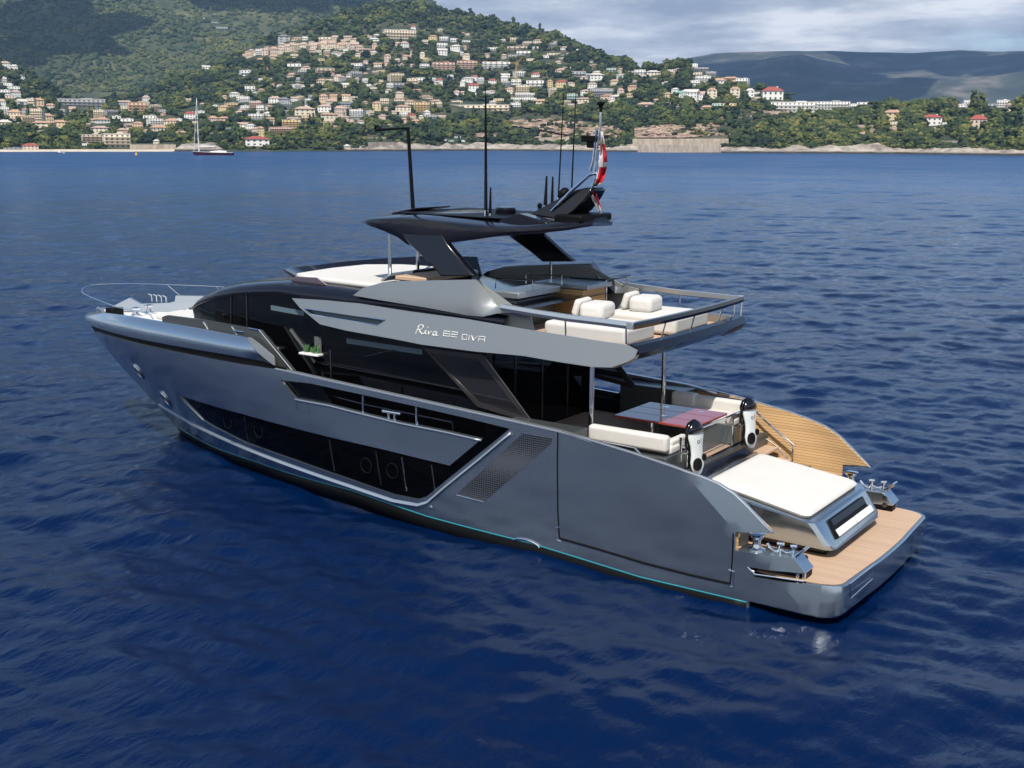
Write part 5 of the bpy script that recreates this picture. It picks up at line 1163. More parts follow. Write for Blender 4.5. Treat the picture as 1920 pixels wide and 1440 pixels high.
SMALL = '''6 158 12 12 b wf|37 148 16 7 h wg|15 165 14 8 f wf|27 171 18 8 f wf|9 178 18 9 f wf|32 182 13 12 h wp|17 189 18 9 f cf|4 201 12 14 h wp|44 200 14 13 g wf|57 194 13 9 f cf|71 197 20 12 h oo|93 205 16 10 h co|7 216 18 14 b wf|26 223 20 16 h co|40 227 16 11 h yo|54 230 20 12 b bf|68 223 20 18 b co|92 228 16 14 h yo|109 238 24 12 h yo|77 239 34 11 h co|10 240 22 14 h cf|44 244 16 7 f wf|77 252 18 7 h oo|116 216 12 10 f gf|136 213 10 12 g pp|150 217 12 8 f wf|186 222 18 15 b cf|172 232 20 9 h co|195 235 22 14 h wo|217 228 18 10 f wf|236 233 26 10 f wf|211 217 20 10 b gf|238 208 20 8 f cf|293 209 19 12 b bf|275 192 12 12 h wp|234 197 18 8 g gp|281 228 22 11 f wp|294 238 24 15 b wo|301 252 26 17 h co|319 237 22 14 h co|258 239 18 10 h oo|186 248 28 11 h cp|231 251 14 10 h op|162 277 14 8 f wf|26 282 28 5 f gg|56 262 12 8 g wf|273 256 9 13 t yo|293 271 10 9 h cf|356 223 19 13 h wr|333 232 16 9 f wf|323 239 16 9 h co|342 255 24 9 h wo|364 251 11 9 h oo|377 216 14 8 f wf|401 231 15 13 h po|421 229 27 10 h oo|420 191 9 12 t yo|418 208 16 10 h yo|438 201 22 8 f yf|441 182 17 9 h wf|451 188 14 8 f wp|458 194 20 12 b wp|402 204 14 7 f wf|472 171 24 9 f wf|479 202 21 12 b pf|488 207 14 9 f wf|460 207 14 9 f wf|448 217 15 9 h bp|481 227 27 13 b wf|504 221 20 11 h wf|514 194 20 13 h wp|535 194 16 11 h gg|537 204 20 11 b gf|453 240 20 10 g wp|468 242 15 9 h wf|480 248 14 9 h pp|491 253 9 15 t yo|546 229 34 9 h pp|580 226 26 9 f yf|608 209 24 13 h wp|618 198 12 12 h bp|607 189 15 12 h oo|625 185 13 8 g oo|618 223 32 11 h co|637 215 14 16 h pp|625 246 18 10 h oo|612 236 20 8 h bo|548 144 15 7 h wo|605 158 16 10 h co|633 152 14 12 h cp|490 153 12 6 f wf|568 161 8 8 h cf|660 147 20 9 h wp|646 166 14 10 g cf|706 206 15 15 t yo|721 194 16 9 f cf|643 214 12 14 h po|668 219 25 14 b wo|652 201 24 9 g gg|729 175 12 8 h wp|750 182 15 10 h cp|783 174 18 7 h oo|799 187 24 8 h co|816 197 22 10 h co|749 191 19 8 h co|769 197 19 9 h co|756 208 28 11 h co|791 209 28 17 b yo|819 204 20 12 b cf|802 217 10 10 h wf|757 218 15 7 f wf|757 230 15 9 h oo|780 234 16 10 h oo|773 221 14 8 h or|790 223 8 7 h cf|812 223 21 7 f gf|716 223 14 8 h pp|732 241 7 8 t oo|745 152 26 14 b co|749 164 24 8 f gf|733 164 14 8 f wf|774 157 19 10 f cf|791 155 21 9 f wf|825 160 10 13 h wr|811 152 14 6 f wf|867 159 9 8 h wf|876 153 20 8 h wf|889 150 12 9 h wr|902 157 11 11 b wf|888 167 18 10 g wr|923 158 15 10 h wr|946 154 13 12 h wf|949 163 15 10 b gf|856 180 12 10 h wp|869 180 13 9 h pp|896 182 18 7 f wf|914 182 10 11 b wf|955 174 14 10 h co|857 199 20 10 b cf|925 197 10 8 b wf|935 193 19 8 f yf|832 267 10 6 f wf|846 268 10 5 f tf|858 262 12 6 f tf|868 268 8 5 f wf|653 282 8 11 h cf|968 159 18 10 f wf|1003 162 32 11 f wf|1032 162 9 12 t yo|1051 162 19 12 h yr|1037 178 14 13 b cf|1014 199 27 13 h co|967 208 18 15 b wf|1073 185 19 9 f tf|1091 192 26 9 h cp|1096 177 15 9 h wp|1138 186 24 9 h oo|1153 189 20 11 h wf|1164 176 12 10 h pp|1181 185 17 10 h yo|1110 164 18 9 h wp|1120 149 26 12 h wf|1100 144 18 6 f tf|1153 160 15 11 h co|1187 168 19 8 h oo|1253 187 12 13 t yo|1274 183 15 12 h wt|1265 174 12 9 h wf|1253 201 8 9 g wf|811 74 15 8 h yo|832 76 16 7 f wf|851 79 13 7 f wf|798 82 12 7 f cf|829 89 19 8 f wf|853 94 18 10 h wf|830 102 17 11 g wf|876 82 18 6 f wf|925 95 21 6 f wf|792 107 9 9 h cf|874 110 13 10 h cp|797 128 16 8 f wf|965 78 16 7 f cf|990 84 16 6 f cf|1008 81 15 7 h co|970 94 38 7 f bf|984 104 30 8 f wf|961 110 16 7 f gf|1043 84 10 6 f bf|1060 95 18 8 h wp|1082 97 15 5 f wf|1038 107 24 7 f cf|1024 113 18 9 f wf|1050 140 18 12 h co|1085 144 26 10 f gf|1118 140 14 7 h cf|1148 135 22 7 f tf|948 147 15 9 g wf|976 146 20 12 b wf|1004 147 15 11 h wr|1200 140 20 9 f wf|1226 143 25 11 h cf|573 77 9 8 g wf|557 79 19 9 h yo|611 78 26 8 f cf|628 76 10 9 g bp|652 74 14 7 g bp|666 80 17 9 h co|690 75 14 8 f bf|708 73 13 9 h gf|705 79 19 8 g wf|775 56 9 8 h wr|488 118 12 9 h oo|512 114 17 11 h bo|464 143 23 11 f wf|549 130 30 10 f wf|573 132 17 8 h co|569 140 20 9 f gf|548 145 16 6 h co|611 137 32 9 f bf|621 143 12 9 h pr|669 129 21 10 f wp|669 147 20 12 b gf|727 116 11 14 t pp|745 116 9 6 f cf|703 94 9 13 t oo|760 90 14 12 h wp|648 99 9 7 f wf|690 99 22 8 h pp|700 104 12 8 h yf|500 136 6 10 t or|1300 130 15 10 f wf|1315 137 25 10 b gf|1306 144 20 8 f cf|1333 147 18 12 b gf|1318 158 27 15 b wf|1303 160 17 9 f wf|1350 162 22 15 h wo|1391 157 21 10 f wf|1285 182 14 14 h tf|1297 184 19 16 g wf|1314 186 13 14 g wp|1419 180 11 7 f wf|1345 203 19 9 f tf|1325 209 21 11 h co|1368 204 25 10 f yf|1600 204 14 9 f wf|1624 200 32 8 f wf|1643 224 11 9 g cf|1772 237 10 7 f wf|1819 238 11 13 h pr|1800 207 20 11 f wf|1815 202 15 13 b wf|1860 203 27 8 f gg|1880 205 20 16 b wf|1898 205 16 11 h cp|1785 228 8 7 h yo'''
KIND = {'h': 'hip', 'g': 'gable', 'f': 'flat', 'b': 'block', 't': 'tower'}
ents = []
for e in SMALL.split('|'):
    a = e.split(); ents.append((float(a[0]), float(a[1]), float(a[2]), float(a[3]), KIND[a[4]], a[5][0], a[5][1]))
vr = random.Random(3)
vx = 461.0
while vx < 682:                             # the huddled old village along its spur
    base = I(vx, [460, 475, 500, 520, 545, 570, 600, 620, 650, 682], [113, 108, 104, 101, 95, 93, 92, 91, 92, 94])
    wd = vr.uniform(9, 15); ents.append((vx, base+vr.uniform(-1, 1.5), wd, vr.uniform(9, 15), vr.choice(['tower', 'hip', 'gable', 'block']), vr.choice('pccpcbwc'), vr.choice('ppo'))); vx += wd*.72
    if vr.random() < .55: ents.append((vx-4, base-vr.uniform(6, 9), wd*.9, vr.uniform(7, 11), vr.choice(['hip', 'gable', 'tower']), vr.choice('pccwb'), vr.choice('ppo')))
HB = [(67, 81, 15, 5, 'flat', 'w', 'f'), (120, 49, 18, 5, 'flat', 'w', 'f'), (126, 84, 22, 8, 'flat', 'w', 'f'), (143, 96, 12, 8, 'hip', 'w', 'f'), (155, 73, 14, 7, 'hip', 'c', 'p'), (195, 60, 7, 10, 'gable', 'w', 'f'), (105, 83, 8, 6, 'hip', 'w', 'p'), (305, 24, 28, 6, 'flat', 'c', 'f'), (338, 33, 18, 6, 'flat', 'c', 'p'), (413, 33, 22, 6, 'flat', 'g', 'f'), (385, 40, 12, 6, 'hip', 'c', 'p'), (403, 48, 12, 6, 'flat', 'g', 'f'), (416, 57, 20, 6, 'flat', 'g', 'f')]
HA = [(290, 108, 9, 8, 'tower', 'y', 'o'), (308, 96, 10, 8, 'gable', 'w', 'f'), (345, 106, 28, 8, 'flat', 'w', 'f'), (339, 121, 14, 10, 'hip', 'p', 'p'), (372, 112, 20, 9, 'flat', 'g', 'p'), (406, 108, 18, 8, 'hip', 'c', 'p'), (387, 131, 13, 8, 'gable', 'w', 'f'), (366, 97, 14, 7, 'hip', 'y', 'o'), (100, 131, 22, 8, 'flat', 'w', 'f'), (77, 134, 18, 6, 'flat', 'b', 'f'), (177, 138, 15, 10, 'hip', 'y', 'o'), (200, 135, 20, 7, 'flat', 'b', 'f'), (159, 124, 10, 8, 'gable', 'w', 'f'), (266, 126, 12, 12, 'gable', 'w', 'f'), (237, 130, 12, 7, 'hip', 'w', 'p'), (42, 130, 15, 7, 'flat', 'g', 'f'), (10, 126, 16, 10, 'hip', 'w', 'p'), (26, 131, 12, 9, 'hip', 'w', 'f'), (1120, 60, 0, 0, '', '', '')]
ents += [h for h in HA if h[2] and I(h[0], AX, AY)+4 < h[1]]
SIZE = lambda w_, h_, k: {'tower': 'narrow tall', 'block': 'three- or four-storey', 'flat': 'low', 'gable': 'gabled', 'hip': 'hip-roofed'}[k] if w_ < 22 else {'tower': 'narrow tall', 'block': 'broad four-storey', 'flat': 'broad low', 'gable': 'broad gabled', 'hip': 'broad hip-roofed'}[k]
def zone(px, py):
    if 455 < px < 690 and 68 < py < 116: return 'in the hilltop village' if py > 88 else 'on the upper edge of the hilltop village'
    if px < 130: return 'at the left edge by the shore' if py > 205 else 'in the shaded valley at left'
    if px < 330: return 'behind the beach' if py > 222 else ('under the left wooded spur' if py > 160 else 'high on the left hill')
    if px < 460: return 'around the sailing yacht mast' if py > 160 else 'on the left spur top'
    if px < 640: return 'above the white shoreline villa' if py > 212 else ('left of the signal pole' if py > 165 else 'just below the hilltop village')
    if px < 840: return 'just above the signal pole arm' if py > 186 else ('between pinkish blocks and signal pole' if py > 120 else 'on the slope right of the village')
    if px < 960: return 'around the long terraced block' if py > 168 else ('below the pinkish blocks' if py > 132 else 'above the pinkish blocks')
    if px < 1180: return 'right of the crane behind the mast' if py > 132 else 'under the right-hand ridge'
    if px < 1290: return 'left of the cape above the quarry cliff'
    if px < 1440: return 'on the cape crest' if py < 165 else 'on the cape below its crest'
    return 'on the wooded point at far right'
ORD = ['first', 'second', 'third', 'fourth', 'fifth', 'sixth', 'seventh', 'eighth', 'ninth', 'tenth', 'eleventh', 'twelfth', 'thirteenth', 'fourteenth']
allh = [(e, None) for e in sorted(ents)]+[(e, 'B') for e in HB]
desc = {}
for i, (e, hb_) in enumerate(allh):
    d = (f'{SIZE(e[2], e[3], e[4])} {WN[e[5]]} house', RN[e[6]], 'high up on the mountain behind' if hb_ else zone(e[0], e[1])); desc.setdefault(d, []).append(i)
for d, ids in desc.items():
    ids.sort(key=lambda i: allh[i][0][0])
    for k, i in enumerate(ids):
        e, hb_ = allh[i]; z = d[2]
        lab = f'{d[0]} with {d[1]} {z}' if len(ids) == 1 else f'{d[0]} with {d[1]} {z}, {ORD[k]} from left'
        if len(lab.split()) > 16: lab = lab.replace('three- or four-storey', 'tall').replace(' with ', ', ').replace('hip-roofed ', '').replace('gabled ', '').replace('terracotta roof', 'terracotta-roofed').replace('pinkish roof', 'pink-roofed').replace('and ', '')
        hill = None
        if hb_: y1 = I(e[0], BXs, BYs); hill = (2650+1900*((215-e[1])/(215-y1))**1.15)-25
        building(*e, lab, 'house', z.replace('on the ', 'on the ')+' houses' if False else 'houses '+z, parts=False, hill=hill)
# the many still smaller roofs between them
def small_town():
    rng = random.Random(21); G = {}
    zones = [(0, 120, 165, 245, 26), (155, 330, 205, 250, 22), (335, 470, 185, 255, 26), (470, 650, 150, 250, 60), (560, 720, 118, 170, 40), (640, 850, 140, 235, 55), (690, 880, 62, 130, 46), (850, 1100, 140, 205, 46), (880, 1120, 78, 130, 36), (1050, 1290, 132, 205, 46), (1290, 1440, 130, 205, 22), (465, 690, 78, 112, 26)]
    for x0, x1, y0, y1, n in zones:
        for _ in range(n):
            px, py = rng.uniform(x0, x1), rng.uniform(y0, y1); wp, hp = rng.uniform(6, 15), rng.uniform(5, 9)
            if py < I(px, AX, AY)+10 or any(a-2 < px < b+2 and c-3 < py < d+4 for a, b, c, d in RECTS): continue
            RECTS.append((px-wp/2, px+wp/2, py-hp, py)); r = prof(px, py); P = deep(px, py, r); W, Hh = wp*r/FPX, hp*r/FPX
            Mx = Matrix.Translation(P) @ Matrix.Rotation(math.atan2(CAM[1]-P[1], CAM[0]-P[0])+R_(90)+rng.uniform(-.6, .6), 4, 'Z') @ Matrix.Diagonal((W, min(max(W*.8, 7), 14), Hh, 1))
            k = rng.choice(['hip', 'hip', 'gable', 'flat', 'flat', 'block']); wl = rng.choice('wwwccccppbyg'); rf = rng.choice('oopp') if k in ('hip', 'gable') else 'f'
            for me, m in zip(PROTO[k], (WALLS[wl], ROOFS[rf], M_WIN)):
                G.setdefault(m.name, (m, MB()))[1].add([Mx @ v.co for v in me.vertices], [tuple(p.vertices) for p in me.polygons])
    me = bpy.data.meshes.new('small_houses'); V, F_, mi = [], [], []
    for q, (m, mb) in enumerate(G.values()):
        o = len(V); V += mb.v; F_ += [tuple(i+o for i in f) for f in mb.f]; mi += [q]*len(mb.f); me.materials.append(m)
    me.from_pydata(V, [], F_); me.polygons.foreach_set('material_index', mi)
    o = bpy.data.objects.new('small_houses', me); COL.objects.link(o); tag(o, 'the many smaller pale houses scattered between the larger ones', 'houses', kind='stuff')
small_town()
# tower crane
P = deep(968, 158, prof(968, 158)-4); k = prof(968, 158)/FPX
cr_ = thing('tower_crane', tuple(P), 'yellow tower crane among the white terraced buildings', 'crane')
M_CRANE = mat('crane_yellow', (.55, .32, .06), .5)
def lattice(a, b, w_, name, r=.12):
    a, b = Vector(a), Vector(b); t = (b-a).normalized(); u = t.cross(Vector((0, 0, 1)) if abs(t.z) < .9 else Vector((1, 0, 0))).normalized(); v = t.cross(u); mb = MB(); n = max(3, int((b-a).length/(w_*1.4)))
    cs = [(u*sx+v*sy)*w_/2 for sx, sy in ((1, 1), (1, -1), (-1, -1), (-1, 1))]
    for c in cs: mb.tube([a+c, b+c], r, 4)
    for i in range(n):
        p, q = a+(b-a)*i/n, a+(b-a)*(i+1)/n
        for j in range(4): mb.tube([p+cs[j], q+cs[(j+1) % 4]], r*.7, 4)
    return mb.build(name, M_CRANE, cr_)
top_ = Vector(P)+Vector((0, 0, 37*k)); jd = Vector((CR[0], CR[1], 0)).normalized()
lattice(P, top_, 1.6, 'mast'); lattice(top_-jd*7, top_+jd*2, 1.3, 'counter_jib'); lattice(top_, top_+jd*7+Vector((0, 0, 7)), 1.2, 'jib')
MB().box(tuple(top_+jd*1.2+Vector((0, 0, -1))), (2, 2, 2.4)).build('cab', M_CRANE, cr_)
RECTS.append((962, 976, 118, 160))
# walls along the shore
M_WALL = mat('sea_wall_stone', (.50, .42, .33), .9, var=.38, vscale=.35, stretch=(1, 1, .35))
def seawall(x0, x1, yt, yb, lab, out=3, n=12):
    fr = []; 
    for i in range(n+1):
        px = x0+(x1-x0)*i/n; r = prof(px, yb)-out; fr.append((deep(px, yb+2, r), deep(px, yt, r)))
    mb = MB(); back = 4
    for a, b in fr: 
        d = np.array((ray(x0, 0)[0], ray(x0, 0)[1], 0))*back; mb.v += [tuple(a), tuple(b), tuple(b+d), tuple(a+d)]
    for i in range(n):
        o = i*4
        for j in range(3): mb.f.append((o+j, o+4+j, o+5+j, o+1+j))
    mb.f += [(0, 1, 2, 3), (n*4+3, n*4+2, n*4+1, n*4)]
    o = mb.build('sea_wall', M_WALL, None, bevel=.1); tag(o, lab, 'wall'); RECTS.append((min(x0, x1), max(x0, x1), yt-1, yb)); return o
seawall(1186, 1366, 260, 272, 'upper tier of the long pale retaining wall under the quarry cliff', 6); seawall(1196, 1352, 271.5, 284, 'lower tier of the long pale retaining wall at the water', 12)
seawall(690, 744, 267, 280, 'rough concrete wall left of the tan shore rocks'); seawall(244, 330, 271, 280, 'pale wall above the left end of the boulders')
seawall(668, 724, 257, 259.5, 'thin low wall above the rough concrete wall'); seawall(1010, 1070, 258, 263, 'short low wall in the scrub left of the horn on the mast')
seawall(1600, 1652, 234, 237, 'garden terrace wall left of the pale yellow villa')
for x0, x1, y0, y1 in ((1762, 1805, 264, 266),): seawall(x0, x1, y0, y1, 'tan garden wall below the right-hand wood')
# ------------------------------------------------------------------ woods
def leaf(nt, b, tc, mp, L):
    a = N(nt, 'ShaderNodeAttribute', attribute_name='tone'); r = N(nt, 'ShaderNodeValToRGB'); L(a.outputs['Fac'], r.inputs[0]); e = r.color_ramp.elements
    e[0].color = (.010, .022, .013, 1); e[1].color = (.19, .18, .045, 1); m = e.new(.5); m.color = (.050, .074, .022, 1)
    L(r.outputs[0], b.inputs['Base Color'])
M_LEAF = mat('tree_leaves', (.04, .06, .02), .8, 0, 0, .25, fn=leaf)
bm = bmesh.new(); bmesh.ops.create_icosphere(bm, subdivisions=2, radius=1)
ICO = np.array([v.co[:] for v in bm.verts]); ICF = np.array([[v.index for v in f.verts] for f in bm.faces]); bm.free()
bm = bmesh.new(); bmesh.ops.create_icosphere(bm, subdivisions=1, radius=1)
IC1 = np.array([v.co[:] for v in bm.verts]); IF1 = np.array([[v.index for v in f.verts] for f in bm.faces]); bm.free()
def crowns(name, C, Rd, tone, lab, seed, zs=.82, clumps=0):
    rng = np.random.default_rng(seed); C = np.array(C); Rd = np.array(Rd); tone = np.array(tone); n = len(C)
    sh = np.where(rng.random((n, 1)) < .08, np.array([[.5, .5, 1.8]]), np.array([[1, 1, zs]]))*rng.uniform(.8, 1.2, (n, 3))*Rd[:, None]
    V = ICO[None]*(1+rng.uniform(-.40, .40, (n, len(ICO), 1)))*(sh*(.86 if clumps else 1))[:, None, :]+C[:, None, :]
    cos = [V.reshape(-1, 3)]; fs = [(ICF[None]+(np.arange(n)*len(ICO))[:, None, None]).reshape(-1, 3)]; ts = [np.repeat(tone-(.10 if clumps else 0), len(ICO))]
    if clumps:
        m = n*clumps; d = rng.normal(size=(m, 3)); d[:, 2] = np.abs(d[:, 2])*.9; d /= np.linalg.norm(d, axis=1)[:, None]
        c = np.repeat(C, clumps, 0)+d*np.repeat(sh, clumps, 0)*rng.uniform(.7, 1.05, (m, 1)); r = np.repeat(Rd, clumps)*rng.uniform(.22, .48, m)
        V = IC1[None]*(1+rng.uniform(-.45, .45, (m, 12, 1)))*(r[:, None]*np.array([1, 1, .75]))[:, None, :]+c[:, None, :]
        fs.append((IF1[None]+(np.arange(m)*12)[:, None, None]+len(cos[0])).reshape(-1, 3)); cos.append(V.reshape(-1, 3)); ts.append(np.repeat(np.repeat(tone, clumps)+rng.uniform(-.16, .2, m), 12))
    co = np.concatenate(cos); F_ = np.concatenate(fs); t = np.concatenate(ts)
    me = bpy.data.meshes.new(name); me.vertices.add(len(co)); me.vertices.foreach_set('co', co.ravel())
    me.loops.add(F_.size); me.loops.foreach_set('vertex_index', F_.ravel().astype(np.int32)); me.polygons.add(len(F_))
    me.polygons.foreach_set('loop_start', np.arange(0, F_.size, 3, dtype=np.int32)); me.update()
    t = t+rng.uniform(-.08, .08, len(co)); me.attributes.new('tone', 'FLOAT', 'POINT').data.foreach_set('value', np.clip(t, 0, 1).astype(np.float32))
    me.materials.append(M_LEAF); o = bpy.data.objects.new(name, me); COL.objects.link(o); tag(o, lab, 'wood', kind='stuff'); return o
def blocked(px, y, pad):
    for a, b, c, d in RECTS:
        if a < px < b and c-1 < y < d+pad: return True
    return hash((int(px*7), int(y*7))) % 9 > 0 and any(inside((px, y), q) or inside((px, y-pad*.6), q) or inside((px, y-pad*1.3-3), q) for q in CLIFFS)
def wood_front():
    rng = random.Random(7); C, Rd, T = [], [], []
    for _ in range(34000):
        px = rng.uniform(-330, 2240); y0, y1 = I(px, SHX, SHY), I(px, AX, AY); u = rng.random(); yb0 = y0-(9 if px > 770 else 3.5); y = yb0+(y1-yb0)*u
        r = prof(px, y); pxm = FPX/r
        big = .5+.5*noise.noise(Vector((px*.012, y*.03, 0)))
        rad = (rng.uniform(1.5, 3.2) if rng.random() < .75 else rng.uniform(3.2, 5.6))*(1+.5*(r-900)/1400)*(1.15 if px > 1480 else 1)
        if y > y0-14: rad *= .6
        if blocked(px, y, rad*pxm*(1.3 if px > 1440 else .75)): continue
        dens = .5+.9*noise.noise(Vector((px*.02, y*.05, 4)))
        if rng.random() > .66+dens*.5: continue
        P = deep(px, y, r); n = noise.fractal(Vector((P[0], P[1], 0))*.008, 1.0, 2.0, 4); s_ = (y0-y)/(y0-y1)
        C.append((P[0], P[1], P[2]+n*5*min(1, s_*6)+rad*.45)); Rd.append(rad)
        tone = .40+.35*noise.noise(Vector((px*.03, y*.06, 9)))+rng.uniform(-.34, .34)+(.10 if px > 1450 else 0); T.append(tone)
    crowns('coast_wood', C, Rd, T, 'mixed pine and oak wood covering the slopes between the houses', 1, clumps=7)
def wood_back():
    rng = random.Random(8); C, Rd, T = [], [], []
    while len(C) < 13000:
        px = rng.uniform(-300, 860); s_ = rng.random()**1.0; P = hillB(px, .12+.88*s_)
        if any(abs(px-e[0]) < e[2]*.6 and -3 < ((215+(I(px, BXs, BYs)-215)*(.12+.88*s_))-e[1]) < 8 for e in HB): continue
        rad = rng.uniform(3.5, 7.5)*(1+.3*s_); C.append((P[0], P[1], P[2]+rad*.25)); Rd.append(rad)
        T.append(.58+.30*noise.noise(Vector((P[0]*.006, P[1]*.006, 2)))+rng.uniform(-.2, .22))
    crowns('mountain_wood', C, Rd, T, 'dense wood on the mountain behind the coast', 2, clumps=4)
wood_front(); wood_back()
# individual cypresses and umbrella pines near the shore
M_BARK = mat('bark', (.09, .06, .04), .9)
def tree(px, py, hpx, wpx, kind, lab, group, i):
    rng = np.random.default_rng(100+i); r = prof(px, py)-2; P = deep(px, py, r); k = r/FPX; Hh, W = hpx*k, wpx*k
    t = thing('cypress' if kind == 'c' else 'umbrella_pine', tuple(P), lab, 'tree', group)
    MB().tube([tuple(P-np.array((0, 0, 1))), tuple(P+np.array((.2, 0, Hh*.35))), tuple(P+np.array((.1, .2, Hh*.75)))], W*.05+.12, 6, r2=.08).build('trunk', M_BARK, t)
    n = 26 if kind == 'c' else 40; V, F_ = [], []; tones = []
    for q in range(n):
        if kind == 'c':
            u = rng.random(); rr = W*.5*(1-u)**.6*(.6 if u < .08 else 1); a = rng.random()*6.28; c = P+np.array((math.cos(a)*rr*.6, math.sin(a)*rr*.6, Hh*(.06+.92*u))); s_ = np.array((rr*.6+.25, rr*.6+.25, Hh*.11))
        else:
            a = rng.random()*6.28; d = rng.random()**.5*W*.5; c = P+np.array((math.cos(a)*d, math.sin(a)*d, Hh*(.70+.22*(1-(d/(W*.5))**2)+rng.uniform(-.06, .06)))); s_ = np.array((W*.17, W*.17, Hh*.09))
        o = len(V); vv = ICO*(1+rng.uniform(-.35, .35, (len(ICO), 1)))*s_+c; V += [tuple(p) for p in vv]; F_ += [tuple(f+o) for f in ICF]; tones += list(np.clip(rng.uniform(.15, .55)*np.ones(len(ICO))+(.15 if kind != 'c' else -.05), 0, 1))
    o = MB().add(V, F_).build('crown', M_LEAF, t, fix=False); o.data.attributes.new('tone', 'FLOAT', 'POINT').data.foreach_set('value', np.array(tones, dtype=np.float32))
cyp = [(196, 275, 17, 5), (205, 276, 14, 4), (212, 275, 16, 5), (517, 240, 17, 5), (581, 226, 13, 4), (588, 227, 15, 5), (596, 227, 13, 5), (830, 205, 16, 6), (815, 206, 13, 9), (236, 276, 12, 6), (480, 222, 12, 4), (505, 245, 14, 6)]
for i, (a, b, c, d) in enumerate(cyp): tree(a, b, c, d, 'c', f'dark slender cypress near the shore, {ORD[i]} cypress from the left' if False else 'dark slender cypress standing among the shore houses', 'cypresses among the shore houses', i)
pin = [(1640, 205, 14, 22), (1715, 208, 15, 24), (1765, 207, 16, 30), (1835, 208, 14, 26), (1870, 220, 16, 28), (1700, 222, 15, 20), (1790, 222, 16, 24), (1905, 215, 15, 26), (1620, 222, 12, 20), (1530, 225, 12, 18), (1485, 236, 12, 20), (1430, 250, 14, 22), (1375, 270, 13, 18), (1480, 186, 11, 16), (1410, 172, 8, 9)]
for i, (a, b, c, d) in enumerate(pin): tree(a, b, c, d, 'p', 'broad-crowned umbrella pine on the wooded point at right', 'umbrella pines on the wooded point', 40+i)
# ------------------------------------------------------------------ sailing yacht at anchor, small boat, buoy
def sailer():
    A, B = at(366, 291, 'Z', SEA), at(437.5, 291.3, 'Z', SEA); ln = np.linalg.norm(B-A); ux = (A-B)/ln; uy = np.array((-ux[1], ux[0], 0)); k = ln/71.5
    t = thing('sailing_yacht', tuple((A+B)/2), 'dark red sailing yacht with a tall white mast at anchor near the beach', 'yacht')
    M = Matrix(((ux[0], uy[0], 0, B[0]), (ux[1], uy[1], 0, B[1]), (0, 0, 1, SEA), (0, 0, 0, 1)))
    def q(x, y, z): return M @ Vector((x, y, z))
    M_HULLR = mat('dark_red_hull', (.055, .008, .014), .2, 0, .5); M_SAILW = mat('white_gelcoat', (.75, .75, .73), .35); M_SPAR = mat('white_spar', (.78, .80, .80), .3)
    secs = []
    for u in np.linspace(0, 1, 13):
        x = ln*(u*1.0); w_ = 2.7*(1-max(0, (u-.35)/.65)**2.2)*(.82+.18*min(1, u*4)); h = 1.35+.55*u**2; xr = (1.5 if u > .97 else 0)
        secs.append([q(x+xr, w_, h), q(x+xr*.5, w_*.93, .5), q(x-(.0), w_*.70, -.3), q(x, 0, -.8), q(x, -w_*.70, -.3), q(x+xr*.5, -w_*.93, .5), q(x+xr, -w_, h)])
    MB().loft(secs).build('hull', M_HULLR, t, smooth=True)
    MB().loft([[s_[0]+Vector((0, 0, .12)), s_[-1]+Vector((0, 0, .12))] for s_ in secs]).build('deck', M_SAILW, t, solid=.15)
    MB().loft([[q(x, w_, 1.4), q(x, w_*.9, h), q(x, -w_*.9, h), q(x, -w_, 1.4)] for x, w_, h in ((3.5, 1.3, 1.6), (4, 1.5, 2.5), (7.5, 1.6, 2.7), (12, 1.3, 2.3), (14, .8, 1.7))]).build('coachroof', M_SAILW, t, bevel=.05)
    mx = ln-8.8*k*2.9 if False else float(np.dot(at(390, 290, 'Z', SEA)-B, ux))
    H_ = 106*k
    MB().tube([q(mx, 0, 1.2), q(mx, 0, H_*.5), q(mx-.1, 0, H_)], .30, 8, r2=.16).build('mast', M_SPAR, t)
    MB().tube([q(mx-.3, 0, 3.4+1.5), q(mx-15*k*2.05, 0, 5.0)], .28, 8).build('boom', M_SPAR, t)
    for z in (.37, .64):
        MB().tube([q(mx, -2.4, H_*z), q(mx, 2.4, H_*z)], .14, 6).build('spreader', M_SPAR, t)
    fx = ln+.6
    MB().tube([q(mx, 0, H_*.97), q(fx, 0, 2.4)], .11, 6).build('headstay', M_SPAR, t); MB().tube([q(mx, 0, H_*.86), q(fx-3.0, 0, 2.2)], .13, 6).build('headstay', M_SPAR, t)
    MB().tube([q(mx, 0, H_*.99), q(.4, 0, 2.0)], .045, 5).build('backstay', M_STEELD, t)
    for s in (1, -1): MB().tube([q(mx, 0, H_*.9), q(mx, 2.3*s, H_*.64), q(mx, 2.4*s, H_*.37), q(mx-.3, 2.4*s, 1.6)], .045, 5).build('shroud', M_STEELD, t)
sailer()
P = at(112, 288, 'Z', SEA); bt = thing('motorboat', tuple(P), 'tiny white motorboat moored just off the beach at left', 'boat')
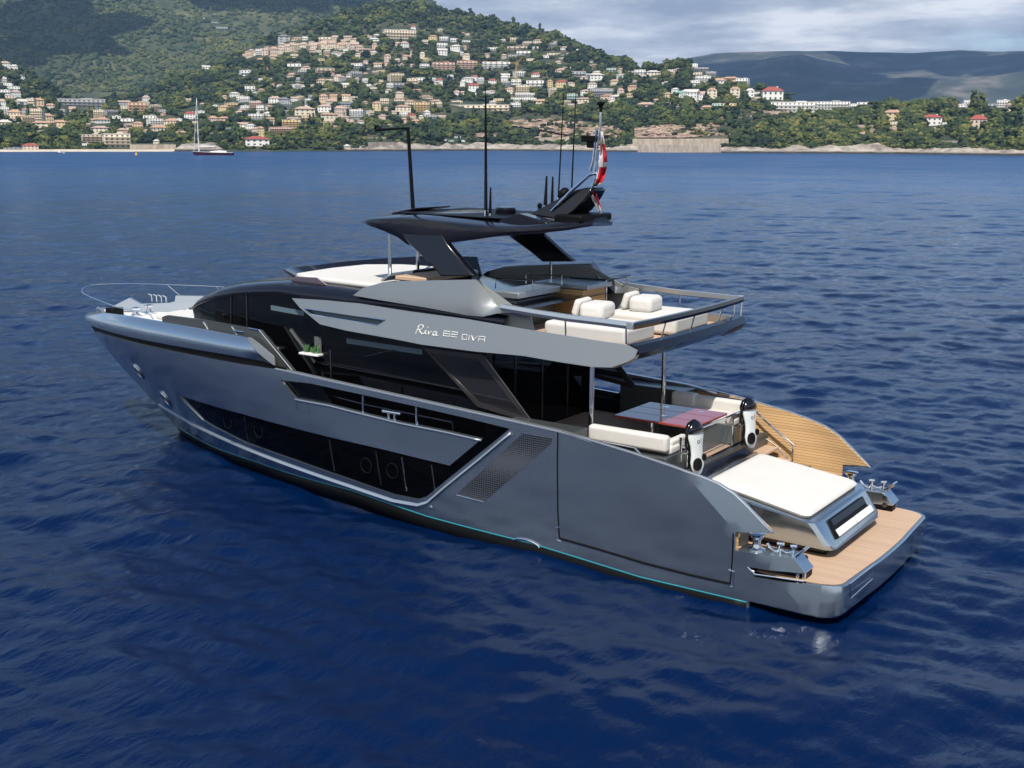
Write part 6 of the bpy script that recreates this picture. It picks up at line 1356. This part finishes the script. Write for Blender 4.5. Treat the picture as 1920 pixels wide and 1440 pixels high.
MB().loft([[(P[0]+x*CR[0], P[1]+x*CR[1], SEA-.2), (P[0]+x*CR[0]+w_*CF[0], P[1]+x*CR[1]+w_*CF[1], SEA+.7), (P[0]+x*CR[0]-w_*CF[0], P[1]+x*CR[1]-w_*CF[1], SEA+.7)] for x, w_ in ((-2.6, .9), (0, 1.0), (1.6, .8), (3.0, .05))], close_u=True).build('hull', MATS['white_gelcoat'], bt)
MB().box((P[0], P[1], SEA+1.1), (1.5, 1.5, .9), YAW).build('cabin', MATS['white_gelcoat'], bt, bevel=.1)
P = at(255.5, 291, 'Z', SEA); by = thing('marker_buoy', tuple(P), 'yellow marker buoy off the beach, left of the sailing yacht', 'buoy')
MB().lathe([(.05, -.3), (.75, -.1), (.8, .5), (.35, .9), (.18, 2.2), (.3, 2.4), (.05, 2.7)], tuple(P), 14).build('float', mat('buoy_yellow', (.75, .42, .04), .5), by, smooth=True)
# ------------------------------------------------------------------ air
def haze():
    xs, ys = [], []
    for px, r in ((-700, 8600), (2700, 8600), (-700, 60), (2700, 60)):
        P = deep(px, 260, r); xs.append(P[0]); ys.append(P[1])
    f = Vector((CF[0], CF[1], 0)).normalized(); rr = Vector((CR[0], CR[1], 0)).normalized(); c = Vector((CAM[0], CAM[1], 0)); pts = []
    for a, b in ((-300, -2000), (9500, -6500), (9500, 7000), (-300, 2000)): pts.append(c+f*a+rr*b)
    pts[0] = c-f*300-rr*2000; m = bpy.data.materials.new('air'); m.use_nodes = True; nt = m.node_tree; nt.nodes.clear()
    o = N(nt, 'ShaderNodeOutputMaterial'); v = N(nt, 'ShaderNodeVolumePrincipled'); v.inputs['Color'].default_value = (.45, .69, 1, 1); v.inputs['Density'].default_value = HAZE; v.inputs['Anisotropy'].default_value = .2
    nt.links.new(v.outputs[0], o.inputs['Volume'])
    mb = MB(); zt = 950; mb.add([(p.x, p.y, -16) for p in pts]+[(p.x, p.y, zt) for p in pts], [(3, 2, 1, 0), (4, 5, 6, 7)]+[(i, (i+1) % 4, 4+(i+1) % 4, 4+i) for i in range(4)])
    ob = mb.build('haze', m, None); tag(ob, kind='stuff')
HAZE = 6e-5
haze()
S.cycles.volume_bounces = 1
